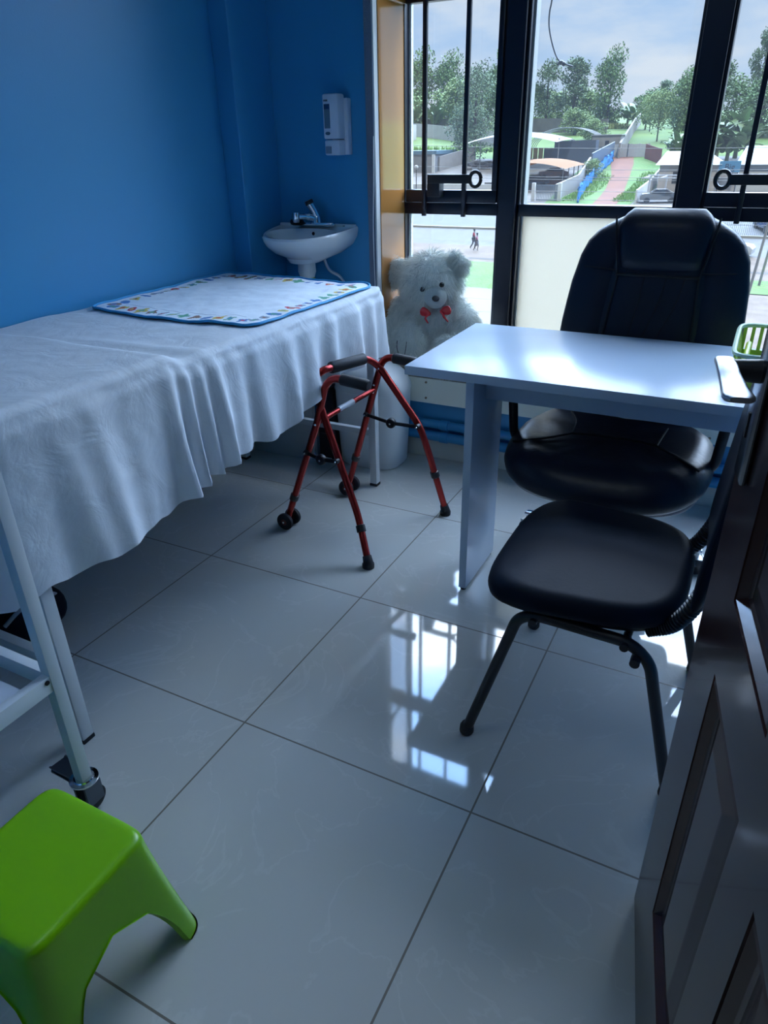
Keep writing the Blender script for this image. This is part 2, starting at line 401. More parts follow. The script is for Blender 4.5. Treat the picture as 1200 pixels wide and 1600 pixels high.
# ------------------------------------------------------------------ door (opens into the room, on the right)
A = (1.545, -.047)
door = bpy.data.objects.new('door_1', None); COL.objects.link(door); door['kind'] = 'structure'
door.location = (A[0], A[1], 0); door.rotation_euler = (0, 0, math.atan2(-.98501, .17249)); door['label'] = 'open dark mahogany panelled door'
L, T, H, Z0 = .86, .04, 2.08, .006
cols = ((.150, .375), (.470, .700)); rows = ((.19, .675), (.785, 1.25), (1.36, 1.93))
bm = MB()
xs = [0, .150, .375, .470, .700, L]; zs = [Z0, .19, .675, .785, 1.25, 1.36, 1.93, H]
for i in range(5):
    for j in range(7):
        hole = (i in (1, 3)) and (j in (1, 3, 5))
        y0, y1 = (.013, T - .013) if hole else (0, T)
        box(bm, (xs[i], y0, zs[j]), (xs[i + 1], y1, zs[j + 1]))
bmesh.ops.remove_doubles(bm, verts=bm.verts, dist=1e-5)
obj('door_leaf', bm, MAHO, door, smooth=False)
for a, b in cols:
    for c, d in rows:
        bm = MB()
        for sgn, yy in ((-1, .013), (1, T - .013)):
            def rect(m_, y): return [V((a + m_, y, c + m_)), V((b - m_, y, c + m_)), V((b - m_, y, d - m_)), V((a + m_, y, d - m_))]
            loft(bm, [rect(0, yy + sgn * .010), rect(.008, yy + sgn * .013), rect(.014, yy + sgn * .002), rect(.024, yy - sgn * .001), rect(.030, yy), rect(.062, yy + sgn * .009), rect(.065, yy + sgn * .0095)], cap0=False)
        obj('raised_panel', bm, MAHO, door, smooth=False)
bm = MB(); box(bm, (.030, -.010, .90), (.078, 0, 1.10), .006)
ep = obj('lock_plate', bm, M('dark_chrome', (.20, .22, .25), .22, 1), door)
bm = MB(); box(bm, (.050, -.0115, .955), (.056, -.009, .985)); obj('keyhole', bm, SEAM, ep)
bm = MB(); box(bm, (-.002, .008, .90), (.002, .032, 1.12), .0005); obj('lock_faceplate', bm, CHR, door)
bm = MB(); tube(bm, [(.055, -.008, 1.035), (.055, -.040, 1.035)], [.014, .012], 16); obj('handle_neck', bm, BPL, door)
bm = MB(); rings = []
for s_, yc, zc, hw, th in ((.038, -.047, 1.038, .008, .003), (.042, -.048, 1.042, .011, .005), (.060, -.048, 1.042, .0115, .005), (.085, -.046, 1.036, .012, .005), (.115, -.044, 1.031, .014, .005), (.138, -.043, 1.030, .016, .005), (.150, -.043, 1.031, .0155, .005), (.158, -.043, 1.032, .010, .003)):
    rings.append([V((s_, yc + hw * y_, zc + th * z_)) for y_, z_ in sup(1, 1, 3, 20)])
loft(bm, rings); obj('door_handle', bm, M('brushed_steel', (.40, .42, .46), .34, 1), door)
for z in (.25, 1.04, 1.85):
    bm = MB(); lathe(bm, [(.006, -.05), (.006, .05)], (L + .006, .0, z), 10); box(bm, (L - .002, .002, z - .05), (L + .004, .03, z + .05)); obj('hinge', bm, CHR, door)
struct('door_frame', bx(((.80, -1.08, 0), (.835, -.94, 2.12)), ((1.735, -1.08, 0), (1.77, -.94, 2.12)), ((.80, -1.08, 2.10), (1.77, -.94, 2.14)), bev=.003), MAHO)

# ================================================================== EXAM BED
bed = thing('examination_bed', 'white metal framed examination bed along the blue wall, under the sheet', 'bed', (-.09, .56, 0))
LEGS = ((.255, 1.357), (.280, -.215), (-.42, 1.357), (-.42, -.215))
for x, y in LEGS:
    q = part(bed, 'leg', bx(((x - .0155, y - .0155, .006), (x + .0155, y + .0155, .72)), bev=.002), WMET)
    part(q, 'foot_cap', bx(((x - .017, y - .017, 0), (x + .017, y + .017, .012)), bev=.002), RUB)
part(bed, 'end_rail', bx(((-.42, 1.345, .222), (.255, 1.369, .247)), bev=.002), WMET)
part(bed, 'end_rail', bx(((-.42, -.227, .222), (.28, -.203, .247)), bev=.002), WMET)
part(bed, 'bed_frame', bx(((-.44, -.24, .70), (.29, -.21, .735)), ((-.44, 1.355, .70), (.28, 1.385, .735)), ((-.44, -.24, .70), (-.41, 1.385, .735)), ((.25, -.24, .70), (.285, 1.385, .735)), bev=.002), WMET)
part(bed, 'mattress', bx(((-.445, .275, .735), (.283, 1.385, .797)), ((-.445, -.255, .735), (.283, .262, .82)), bev=.015), LEATHER2)

def topz(x, y):
    z = .806 + .026 * (1 - sst(.235, .315, y + .012 * nz(x * 5, 3)))
    z += .0035 * nz(x * 9, y * 7, 1.3) + .0018 * nz(x * 26, y * 18, 4) + .006 * max(0, nz(x * 3 + 4, y * 3, 8))
    ridge = math.exp(-((y - .34 - .10 * (x + .1)) / .028) ** 2); z += .006 * ridge * sst(-.3, .1, x)
    return z
HEM = [(-.31, .43), (-.21, .449), (-.05, .447), (.10, .455), (.15, .454), (.28, .478), (.40, .50), (.54, .50), (.66, .495), (.72, .51), (.85, .54), (.99, .568), (1.1, .575), (1.25, .565), (1.40, .548)]
def sheet():
    bm = MB(); NX, NY, ND = 60, 150, 44
    x0, x1, y0, y1 = -.452, .292, -.268, 1.395
    G = []
    for j in range(NY + 1):
        row = []
        for i in range(NX + 1):
            u_, v_ = i / NX, j / NY; x = x0 + (x1 - x0) * u_; y = y0 + (y1 - y0) * v_
            rc = .05; dx = max(0, x - (x1 - rc)); dyt = max(0, y - (y1 - rc)); dyb = max(0, (y0 + rc) - y); dy = max(dyt, dyb)
            if dx > 0 and dy > 0:
                m_ = max(dx, dy); q = math.hypot(dx, dy); k = m_ / q; x = x1 - rc + dx * k; y = (y1 - rc + dy * k) if dyt > 0 else (y0 + rc - dy * k)
            e = max(0, 1 - min(x1 - x, y1 - y, y - y0) / .02) if min(x1 - x, y1 - y, y - y0) < .02 else 0
            z = topz(x, y) - .010 * e * e
            row.append(bm.verts.new((x, y, z)))
        G.append(row)
    for j in range(NY):
        for i in range(NX): bm.faces.new((G[j][i], G[j][i + 1], G[j + 1][i + 1], G[j + 1][i]))
    B = [G[NY][i] for i in range(0, NX)] + [G[j][NX] for j in range(NY, -1, -1)] + [G[0][i] for i in range(NX - 1, -1, -1)]
    P = [b.co.copy() for b in B]; m_ = len(P); prev = B; S = [0]
    for a, b in zip(P, P[1:]): S.append(S[-1] + (b - a).length)
    nrm = []
    for k in range(m_):
        a = P[max(0, k - 4)]; b = P[min(m_ - 1, k + 4)]; d = V(((b - a).x, (b - a).y, 0)).normalized(); nrm.append(V((-d.y, d.x, 0)))
    for k in range(m_):
        if nrm[k].dot(V((P[k].x + .1, P[k].y - .56, 0))) < 0: nrm[k] = -nrm[k]
    for dI in range(1, ND + 1):
        t = dI / ND; cur = []
        for k in range(m_):
            p, n_, s = P[k], nrm[k], S[k]
            right = k >= NX and k <= NX + NY
            hem = lerp(HEM, p.y) if right else (.55 if k < NX else .43)
            hem += .006 * nz(s * 9, 2) + .004 * sin(s * 60)
            dep = (p.z - hem) * t
            sl = s + .12 * dep * nz(s * 3, 7)          # folds drift as they fall
            near = sst(1.6, 2.0, s)
            amp = .005 + .098 * dep
            F = .55 * sin(sl * (46 - 22 * near) + 2.2 * nz(sl * 4, 1)) + .55 * nz(sl * 14, dep * 1.2, 5) + .8 * nz(sl * 5.5, dep * .8, 9)
            pin = math.exp(-((p.y - .30) / .05) ** 2) * .5 if right else 0
            off = .014 * sst(0, .04, dep) + .07 * dep + amp * F - pin * dep * .10
            off = max(off, .004)
            wr = .0016 * nz(s * 30, dep * 26, 3)
            q = p + n_ * (off + wr); q.z = p.z - dep
            q.y += .018 * nz(sl * 7, dep * 3, 12) * min(1, dep * 6) * (1 if right else 0)
            cur.append(bm.verts.new(q))
        for k in range(m_ - 1): bm.faces.new((prev[k], prev[k + 1], cur[k + 1], cur[k]))
        prev = cur
    o = obj('bed_sheet', bm, SHEET, smooth=True, angle=180)
    return tag(o, 'white cotton sheet draped over the examination bed, hanging in folds', 'sheet')
sheet()

def baby_mat():
    MC = [MATW, MBLUE, M('print_red', (.55, .06, .08), .8), M('print_yellow', (.65, .50, .12), .8), M('print_green', (.12, .38, .25), .8), M('print_blue', (.07, .22, .5), .8), M('print_brown', (.25, .14, .10), .8), M('print_grey', (.28, .34, .42), .8)]
    cs = [V((-.425, .655)), V((.255, .640)), V((.268, 1.372)), V((-.452, 1.408))]
    Nn = 190; bm = MB(); rnd = random.Random(4); G = []
    def W(u_, v_):
        # rounded corners
        rc = .07; du = max(0, abs(u_ - .5) - (.5 - rc)); dv = max(0, abs(v_ - .5) - (.5 - rc))
        if du > 0 and dv > 0:
            k = max(du, dv) / math.hypot(du, dv); u_ = .5 + (1 if u_ > .5 else -1) * (.5 - rc + du * k); v_ = .5 + (1 if v_ > .5 else -1) * (.5 - rc + dv * k)
        p = cs[0] * (1 - u_) * (1 - v_) + cs[1] * u_ * (1 - v_) + cs[2] * u_ * v_ + cs[3] * (1 - u_) * v_
        p = p + V((.006 * nz(u_ * 3, v_ * 3, 2), -.020 * sin(u_ * pi) * (1 - v_) ** 2))
        z = topz(p.x, p.y) + .007 + .004 * max(-.6, nz(u_ * 7, v_ * 6, 3)) + .0025 * nz(u_ * 16, v_ * 13, 8)
        return V((p.x, p.y, z))
    for j in range(Nn + 1): G.append([bm.verts.new(W(i / Nn, j / Nn)) for i in range(Nn + 1)])
    motifs = {}
    for side in range(4):
        for k in range(13): motifs[(side, k)] = (rnd.choice((2, 3, 4, 5, 6, 7, 5, 7, 4)), rnd.choice((2, 3, 4, 5, 6)), rnd.random() * 6, rnd.uniform(.7, 1.1), rnd.choice((2, 3, 4)))
    for j in range(Nn):
        for i in range(Nn):
            fc = bm.faces.new((G[j][i], G[j][i + 1], G[j + 1][i + 1], G[j + 1][i])); u_ = (i + .5) / Nn; v_ = (j + .5) / Nn
            e = [v_, 1 - u_, 1 - v_, u_]; side = min(range(4), key=lambda q: e[q]); d = e[side]; t = (u_, v_, 1 - u_, 1 - v_)[side]
            if d < .012: fc.material_index = 1
            elif .128 < d < .132: fc.material_index = 7 if side in (0,) else 0
            elif .022 < d < .122 and .07 < t < .93:
                k = int((t - .07) / .066); lt = ((t - .07) / .066 - k - .5) * 2; ld = ((d - .072) / .046)
                c1, c2, ph, sz, lob = motifs[(side, min(k, 12))]
                rr = math.hypot(lt, ld); a = math.atan2(ld, lt)
                edge = .74 * sz * (1 + .28 * sin(lob * a + ph))
                if rr < edge * .45: fc.material_index = c2
                elif rr < edge: fc.material_index = c1
    o = obj('changing_mat', bm, MC, smooth=True, angle=180)
    tag(o, 'white baby mat with printed coloured pictures around its border, on the sheet', 'mat')
    bm = MB(); loop = [(i / 60, 0) for i in range(60)] + [(1, i / 60) for i in range(60)] + [(1 - i / 60, 1) for i in range(60)] + [(0, 1 - i / 60) for i in range(61)]
    tube(bm, [W(a, b) + V((0, 0, .001)) for a, b in loop], .0042, 8)
    q = obj('edge_piping', bm, MBLUE, o); q['label'] = 'light blue edge piping'
baby_mat()

# things behind / under the bed
bm = MB(); box(bm, (-.445, 1.462, 0), (-.108, 1.478, .42), .002); box(bm, (-.445, 1.478, .0), (-.108, 1.486, .42))
o = tag(obj('white_board', bm, M('white_board', (.52, .56, .58), .35)), 'plain white board standing on the floor behind the bed end', 'board')
pb = thing('pedal_bin', 'narrow black bin standing between the white board and the white bin', 'bin', (-.06, 1.55, 0))
part(pb, 'bin_body', bx(((-.100, 1.49, .0), (-.012, 1.66, .345)), bev=.01), BPL); part(pb, 'lid', bx(((-.102, 1.487, .347), (-.010, 1.663, .40)), bev=.012), BPL)
part(pb, 'pedal', bx(((-.085, 1.475, .012), (-.03, 1.492, .024)), bev=.003), CHR)
part(pb, 'handle_slot', bx(((-.085, 1.4885, .128), (-.03, 1.4905, .133))), M('dull_grey', (.05, .06, .07), .4))
bag = MB(); slab(bag, -.21, .03, 0, .10, .07, .11, 3, .03, .02); tb = tag(obj('black_bag', bag, LEATHER2), 'black bag on the floor under the near end of the bed', 'bag')
bm = MB(); tube(bm, smooth_path([(-.17, -.07, .09), (-.15, -.02, .125), (-.15, .06, .125), (-.17, .11, .09)]), .006, 8); obj('handle', bm, M('pale_strap', (.35, .38, .42), .6), tb)

# tall white bin with domed lid
tb = thing('swing_bin', 'tall white plastic bin with domed swing lid beside the bed leg', 'bin', (.125, 1.60, 0))
bm = MB(); rings = []
for z, s in ((0, .86), (.008, .90), (.12, .94), (.25, .98), (.335, 1.0), (.338, 1.0)): rings.append([V((.125 + x, 1.60 + y, z)) for x, y in sup(.158 * s, .122 * s, 3.2, 48)])
loft(bm, rings); part(tb, 'bin_body', bm, BIN)
bm = MB(); rings = []
for z, s in ((.339, 1.015), (.350, 1.02), (.375, .98), (.405, .88), (.430, .72), (.447, .50), (.455, .26), (.458, .05)): rings.append([V((.125 + x, 1.60 + y, z)) for x, y in sup(.158 * s, .122 * s, 2.6 + .6 * s, 48)])
loft(bm, rings); ld = part(tb, 'lid', bm, BIN)
bm = MB(); tube(bm, [(.125 + .150 * cos(a) * (1 - .15 * abs(sin(a))), 1.60 - .118 * sin(a), .352 + .0 * a - .05 * sin(a)) for a in [pi * k / 20 for k in range(21)]], .0016, 6)
part(tb, 'lid_seam', bm, M('grey_seam', (.28, .32, .36), .6))

# ------------------------------------------------------------------ wash basin
def dloop(cx, a, dep, z, m_=40, back=YW):
    o = []
    for k in range(m_):
        t = pi * k / (m_ - 1); c, s = cos(t), sin(t)
        o.append(V((cx + a * (abs(c) ** .8) * (1 if c >= 0 else -1), back - dep * (s ** .85 if s > 0 else 0), z)))
    for k in range(1, 12): o.append(V((cx - a + 2 * a * k / 12, back, z)))
    return o
def eloop(cx, cy, a, b, z, m_=40):
    o = []
    for k in range(m_):
        t = pi * k / (m_ - 1); o.append(V((cx + a * cos(t), cy - b * sin(t), z)))
    for k in range(1, 12):
        t = pi + pi * k / 12; o.append(V((cx + a * cos(t), cy - b * .62 * sin(t), z)))
    return o
sk = thing('wash_basin', 'small white wall-hung basin in the blue corner beyond the bed', 'sink', (-.19, 1.6, .95))
SX = -.188
bm = MB()
rings = [eloop(SX, 1.62, .05, .05, .850), eloop(SX, 1.62, .075, .07, .856), dloop(SX, .12, .19, .874), dloop(SX, .162, .252, .905), dloop(SX, .182, .284, .935), dloop(SX, .187, .296, .955), dloop(SX, .188, .298, .966), dloop(SX, .184, .290, .973),
         eloop(SX, 1.60, .158, .128, .970), eloop(SX, 1.60, .150, .120, .960), eloop(SX, 1.60, .130, .105, .915), eloop(SX, 1.60, .09, .075, .885), eloop(SX, 1.60, .03, .025, .878)]
rings = [[V((p.x, p.y, p.z - .028 * max(0, (YW - p.y)) / .30)) for p in rg] for rg in rings]
loft(bm, rings); part(sk, 'basin', bm, PORC)
bm = MB(); box(bm, (-.372, YW - .03, .955), (-.006, YW, .981), .006); part(sk, 'back_ledge', bm, PORC)
bm = MB(); lathe(bm, [(.0, -.002), (.007, -.002), (.007, .004)], (SX + .01, 1.672, .945), 12, 'Y'); part(sk, 'overflow_hole', bm, SEAM)
bm = MB(); lathe(bm, [(.0, 0), (.005, 0), (.005, .002), (0, .002)], (-.045, 1.70, .975), 12); part(sk, 'fixing_hole', bm, SEAM)
bm = MB(); lathe(bm, [(.036, .845), (.038, .80), (.030, .775), (.028, .77)], (SX, 1.62, 0), 24); lathe(bm, [(.022, .765), (.021, .60), (.021, .35), (.0, .35)], (SX, 1.62, 0), 24)
part(sk, 'drain_trap', bm, M('white_pipe_plastic', (.66, .68, .66), .4))
bm = MB(); lathe(bm, [(.026, .764), (.0325, .768), (.0325, .776), (.026, .778)], (SX, 1.62, 0), 24); q = part(sk, 'trap_washer', bm, M('yellow_green_washer', (.45, .5, .08), .5)); q['label'] = 'yellow green washer'
bm = MB(); tube(bm, smooth_path([(-.13, 1.66, .86), (-.12, 1.69, .80), (-.08, 1.71, .77), (-.06, 1.72, .72), (-.075, 1.725, .64)]), .0065, 10); q = part(sk, 'supply_hose', bm, M('braided_hose', (.45, .48, .52), .35, .6))
tp = part(sk, 'tap_body', slab(MB(), -.175, 1.70, .975, .988, .085, .024, 2.6, .004), CHR)
bm = MB(); lathe(bm, [(.024, .985), (.022, 1.0), (.018, 1.012), (.0, 1.018)], (-.175, 1.70, 0), 20); tube(bm, smooth_path([(-.18, 1.695, 1.003), (-.20, 1.66, 1.012), (-.22, 1.625, 1.014)]), [.014] * 6 + [.011] * 7, 14); part(tp, 'spout', bm, CHR)
bm = MB(); lathe(bm, [(.0, 1.032), (.015, 1.030), (.016, 1.005), (.012, .992), (.0, .992)], (-.225, 1.62, 0), 16); part(tp, 'aerator', bm, CHR)
bm = MB(); tube(bm, [(-.175, 1.70, 1.01), (-.180, 1.695, 1.03), (-.195, 1.685, 1.06)], [.016, .015, .018], 14); lv = part(tp, 'tap_lever', bm, CHR)
bm = MB(); tube(bm, [(-.195, 1.685, 1.058), (-.20, 1.682, 1.072)], [.019, .017], 14); part(tp, 'lever_cap', bm, BPL)
o = MB(); slab(o, -.258, 1.675, .976, 1.0, .032, .02, 2.4, .01); tag(obj('sink_plug', o, RUB), 'small black rubber object lying beside the chrome tap on the basin', 'plug')

# soap dispenser
sdp = thing('soap_dispenser', 'white wall-mounted soap dispenser above the basin', 'dispenser', (-.058, YW, 1.235))
WPL = M('white_plastic', (.60, .66, .76), .35)
part(sdp, 'back_plate', bx(((-.088, YW - .03, 1.238), (-.014, YW, 1.432)), bev=.004), WPL)
bm = MB(); box(bm, (-.096, YW - .080, 1.293), (-.028, YW - .026, 1.446), .008); part(sdp, 'cover', bm, WPL)
part(sdp, 'lower_housing', bx(((-.094, YW - .078, 1.237), (-.028, YW - .026, 1.290)), bev=.006), WPL)
part(sdp, 'level_window', bx(((-.089, YW - .0815, 1.330), (-.064, YW - .079, 1.412)), bev=.001), M('dispenser_window', (.10, .18, .25), .2))
part(sdp, 'empty_level', bx(((-.088, YW - .0825, 1.395), (-.065, YW - .081, 1.411))), M('dark_window', (.02, .05, .12), .2))
bm = MB(); lathe(bm, [(.0, -.083), (.010, -.083), (.011, -.078)], (-.076, YW, 1.313), 20, 'Y', 1, .55); part(sdp, 'sight_hole', bm, M('dispenser_window', (.1, .18, .25), .2))
part(sdp, 'push_button', bx(((-.088, YW - .084, 1.243), (-.064, YW - .077, 1.268)), bev=.002), M('grey_button', (.16, .24, .34), .4))
bm = MB()
for k in range(5): box(bm, (-.089 + k * .0036, YW - .0812, 1.420 + .001 * (k % 2)), (-.0868 + k * .0036, YW - .0798, 1.4265))
part(sdp, 'faint_lettering', bm, M('dark_print', (.05, .07, .12), .6))
# thin white cable by the recess
bm = MB(); tube(bm, smooth_path([(.098, YW - .032, 1.30), (.094, YW - .034, 1.1), (.088, YW - .032, .95), (.091, YW - .032, .7)]), .0018, 6); tag(obj('thin_cable', bm, WHITE), 'thin white cable hanging along the grey strip left of the window', 'cable')

# ================================================================== WALKER
wk = thing('walking_frame', 'red metal folding walking frame with black grips and front wheels', 'walker', (.37, 1.03, 0))
def rot_leg(name, pts, rad=.0125, rd=.035): return part(wk, name, tube(MB(), fillet(pts, rd), rad, 14), RED)
nt_ = [(.537, .771, .02), (.466, .838, .150), (.315, .880, .505), (.282, .882, .588), (.325, .885, .628), (.360, 1.125, .612), (.385, 1.168, .575), (.545, 1.17, .372), (.572, 1.185, .275), (.625, 1.236, .02)]
pts = fillet(nt_[:9] + [nt_[9]], .04); rot_leg('rear_tube', nt_, .0125, .04)
G1 = [(.131, .898, .045), (.30, .8765, .450), (.345, .868, .585), (.375, .868, .614), (.44, .868, .612)]
G2 = [(.195, 1.245, .045), (.355, 1.195, .497), (.385, 1.190, .585), (.413, 1.190, .605), (.47, 1.190, .600)]
rot_leg('front_leg', G1); rot_leg('front_leg', G2)
part(wk, 'hand_grip', tube(MB(), [(.405, .868, .614), (.41, .868, .613), (.50, .868, .605), (.506, .868, .6045)], [.014, .0185, .0185, .015], 16), RUB)
part(wk, 'hand_grip', tube(MB(), [(.43, 1.190, .604), (.435, 1.190, .6035), (.515, 1.190, .597), (.52, 1.19, .597)], [.014, .0185, .0185, .015], 16), RUB)
part(wk, 'crossbar_grip', tube(MB(), [(.330, .93, .625), (.331, .935, .6247), (.357, 1.105, .6133), (.358, 1.11, .613)], [.015, .0195, .0195, .015], 16), RUB)
part(wk, 'lower_crossbar', tube(MB(), [(.298, .877, .447), (.350, 1.195, .478)], .0095, 12), RED)
q = part(wk, 'sticker', tube(MB(), [(.3165, .99, .460), (.3295, 1.07, .466)], .0102, 12, True), M('silver_sticker', (.55, .62, .72), .3)); q['label'] = 'silver sticker'
def along(pts, z):
    for a, b in zip(pts, pts[1:]):
        if (a[2] - z) * (b[2] - z) <= 0 and a[2] != b[2]:
            t = (z - a[2]) / (b[2] - a[2]); return V(a) * (1 - t) + V(b) * t
def collar(pa, pb, at):
    a, b = V(pa), V(pb); p = a + (b - a) * at; d = (b - a).normalized()
    part(wk, 'height_collar', tube(MB(), [p - d * .013, p - d * .011, p + d * .011, p + d * .013], [.0135, .0165, .0165, .0135], 14), BPL)
collar(nt_[0], nt_[1], .72); collar(nt_[9], nt_[8], .62); collar(G1[0], G1[1], .22); collar(G2[0], G2[1], .28)
for p, d in ((V(nt_[0]), V(nt_[0]) - V(nt_[1])), (V(nt_[9]), V(nt_[9]) - V(nt_[8]))):
    d = d.normalized(); bm = MB(); e = V((p.x, p.y, 0)); tube(bm, [p - d * .022, p - d * .0, e + V((0, 0, .014)), e + V((0, 0, .0))], [.0155, .0175, .021, .0205], 16); part(wk, 'rubber_tip', bm, RUB)
for (x, y, z), sh in (((.131, .898, .033), 1), ((.195, 1.245, .033), 1)):
    for sgn in (-1, 1):
        yy = y + sgn * .026; bm = MB(); lathe(bm, [(.010, -.009), (.026, -.0095), (.032, -.006), (.033, 0), (.032, .006), (.026, .0095), (.010, .009)], (x, yy, z), 28, 'Y'); wh = part(wk, 'wheel', bm, RUB)
        bm = MB(); lathe(bm, [(.0, -.011), (.006, -.010), (.017, -.0085), (.018, .0085), (.006, .010), (0, .011)], (x, yy, z), 20, 'Y'); part(wh, 'hub', bm, M('dark_red_hub', (.09, .015, .015), .35))
    part(wk, 'axle', tube(MB(), [(x, y - .038, z), (x, y + .038, z)], .004, 10), CHR)
for fr, re in ((G1, nt_[:4]), (G2, nt_[6:])):
    zb = .335 if fr is G1 else .375
    a = along(fr, zb); b = along(re, zb if fr is G1 else .375); mid = (a + b) / 2 + V((0, 0, -.010)); yo = V((0, -.016, 0)); a += yo; b += yo; mid += yo
    bm = MB(); obox(bm, a, mid, .005, .012); obox(bm, mid, b, .005, .012); br = part(wk, 'folding_brace', bm, BPL)
    bm = MB(); lathe(bm, [(.0, -.011), (.016, -.010), (.019, -.006), (.019, .006), (.016, .010), (0, .011)], mid, 20, 'Y'); part(br, 'lock_button', bm, BPL)
    bm = MB()
    for e in (a, b): lathe(bm, [(.0, -.008), (.008, -.007), (.010, .0), (.010, .012), (0, .012)], e, 12, 'Y')
    part(br, 'pivot', bm, BPL)
    bm = MB()
    for e in (a, b, mid): lathe(bm, [(.0, -.013), (.0035, -.0125), (.004, -.008)], e, 10, 'Y')
    part(br, 'rivet', bm, CHR)
bm = MB()
for p in ((.318, .866, .50), (.300, .862, .445), (.355, 1.182, .497), (.352, 1.18, .470), (.39, 1.155, .57)): ball(bm, p, .0045, seg=8)
part(wk, 'frame_rivet', bm, CHR)

# ================================================================== DESK
dk = thing('desk', 'pale grey laminate desk with panel legs in front of the office chair', 'desk', (1.3, 1.02, 0))
part(dk, 'tabletop', bx(((.694, .735, .700), (1.95, 1.302, .7255)), bev=.0015), DESK)
for x in (.862, 1.85):
    q = part(dk, 'leg_panel', bx(((x, .777, .010), (x + .024, 1.041, .700)), bev=.001), DESK)
    bm = MB()
    for yy in (.79, 1.03): lathe(bm, [(.009, 0), (.010, .008), (.006, .011)], (x + .012, yy, 0), 12)
    part(q, 'glide', bm, RUB)
part(dk, 'front_apron', bx(((.886, .876, .612), (1.85, .898, .700)), bev=.001), DESK)
# basket and contents
bk = thing('basket', 'yellow-green slotted plastic basket on the desk, by the door handle', 'basket', (1.62, 1.04, .7255))
bm = MB(); bx0, bx1, by0, by1, bz = 1.508, 1.80, .875, 1.225, .7265
box(bm, (bx0 + .012, by0 + .012, bz), (bx1 - .012, by1 - .012, bz + .004))
def slats(bm, p0, p1, z0, z1, flare, nS, dirn):
    p0 = V(p0); p1 = V(p1); fl = V(dirn) * flare
    for k in range(nS + 1):
        p = p0 + (p1 - p0) * k / nS; obox(bm, (p.x, p.y, z0), (p.x + fl.x, p.y + fl.y, z1), .004, .009, up=V(dirn).cross(V((0, 0, 1))).normalized())
    for z in (z0 + .008, ):
        tt = (z - z0) / (z1 - z0); obox(bm, p0 + fl * tt + V((0, 0, z)), p1 + fl * tt + V((0, 0, z)), .004, .016)
i_ = .012
for (a, b, d_, kk) in (((bx0 + i_, by0 + i_, 0), (bx1 - i_, by0 + i_, 0), (0, -1, 0), 13), ((bx0 + i_, by1 - i_, 0), (bx1 - i_, by1 - i_, 0), (0, 1, 0), 13), ((bx0 + i_, by0 + i_, 0), (bx0 + i_, by1 - i_, 0), (-1, 0, 0), 15), ((bx1 - i_, by0 + i_, 0), (bx1 - i_, by1 - i_, 0), (1, 0, 0), 15)):
    slats(bm, a, b, bz, bz + .078, .012, kk, d_)
part(bk, 'basket_body', bm, GREEN2)
bm = MB(); Sx = [(bx0 + (bx1 - bx0) / 2 + x, by0 + (by1 - by0) / 2 + y) for x, y in sup((bx1 - bx0) / 2 + .004, (by1 - by0) / 2 + .004, 9, 48)]
tube(bm, [(x, y, bz + .080) for x, y in Sx] + [(Sx[0][0], Sx[0][1], bz + .080)], .006, 8); part(bk, 'basket_rim', bm, M('pale_green_rim', (.55, .70, .50), .35))
bm = MB(); lathe(bm, [(.0, -.045), (.018, -.045), (.018, .045), (.0, .045)], (0, 0, 0), 24, 'Z')
hp_ = [('red_white_tube', (1.585, 1.0, .748))]
o = obj('medicine_tube', bm, M('white_label', (.66, .68, .68), .4)); o.location = (1.592, .965, .7505); o.rotation_euler = (R(90), 0, R(-12)); tag(o, 'red and white round container lying in the green basket', 'container')
bm = MB(); lathe(bm, [(.0, .0452), (.0185, .0452), (.0185, .056), (.0, .056)], (0, 0, 0), 24); q = obj('cap', bm, M('bright_red', (.60, .01, .03), .35), o); q['label'] = 'bright red cap'
bm = MB(); tube(bm, [(1.530, .90, .738), (1.536, 1.14, .775)], .0075, 12); tag(obj('highlighter', bm, M('lime_marker', (.42, .52, .01), .4)), 'thin lime yellow marker leaning in the green basket', 'pen')
bm = MB()
for k in range(14):
    a_ = random.uniform(1.55, 1.70); b_ = random.uniform(.93, 1.17); slab(bm, a_, b_, .7315 + k * .0002, .738 + k * .0004, .030, .022, 3, .003)
tag(obj('plastic_sachets', bm, M('clear_sachet', (.62, .68, .78), .25)), 'clear plastic sachets filling the bottom of the green basket', 'sachets', kind='stuff')

# ================================================================== OFFICE CHAIR
oc = thing('office_chair', 'black leather high-backed office chair behind the desk', 'chair', (1.235, 1.13, 0))
def seatfn(c):
    x, y = (c.x - 1.228) / .29, (c.y - 1.03) / .27; z = c.z
    if z > .45: z += -.020 * math.exp(-((x) ** 2) * 3) * (1 if y > -.6 else .3) + .006 * nz(x * 4, y * 4, 1) - .006 * math.exp(-((x + .25 + .15 * y) / .05) ** 2)
    if y < 0: z -= .028 * (-y) ** 2.5
    return (c.x, c.y, z)
part(oc, 'seat', slab(MB(), 1.228, 1.03, .385, .495, .292, .275, 3.0, .062, .012, 64, seatfn), LEATHER)
part(oc, 'seat_shell', slab(MB(), 1.228, 1.04, .362, .395, .270, .250, 3.0, .014, 0, 64), M('seat_shell_grey', (.06, .07, .09), .4))
bm = MB()
for pts in ([(.97, .90, .485), (1.06, .93, .500), (1.12, .99, .503)], [(1.12, .99, .503), (1.11, 1.10, .500), (1.07, 1.2, .495)], [(1.12, .99, .503), (1.20, 1.02, .497), (1.30, 1.02, .497), (1.36, .99, .503)], [(1.36, .99, .503), (1.43, .93, .500), (1.485, .90, .485)], [(1.36, .99, .503), (1.37, 1.15, .5)]):
    tube(bm, smooth_path(pts, 8), .0035, 6)
part(oc, 'seam', bm, SEAM)
def halfw(z): return lerp([(.45, .262), (.60, .283), (.75, .279), (.86, .268), (.94, .252), (.985, .232), (1.02, .200), (1.05, .150), (1.068, .105)], z)
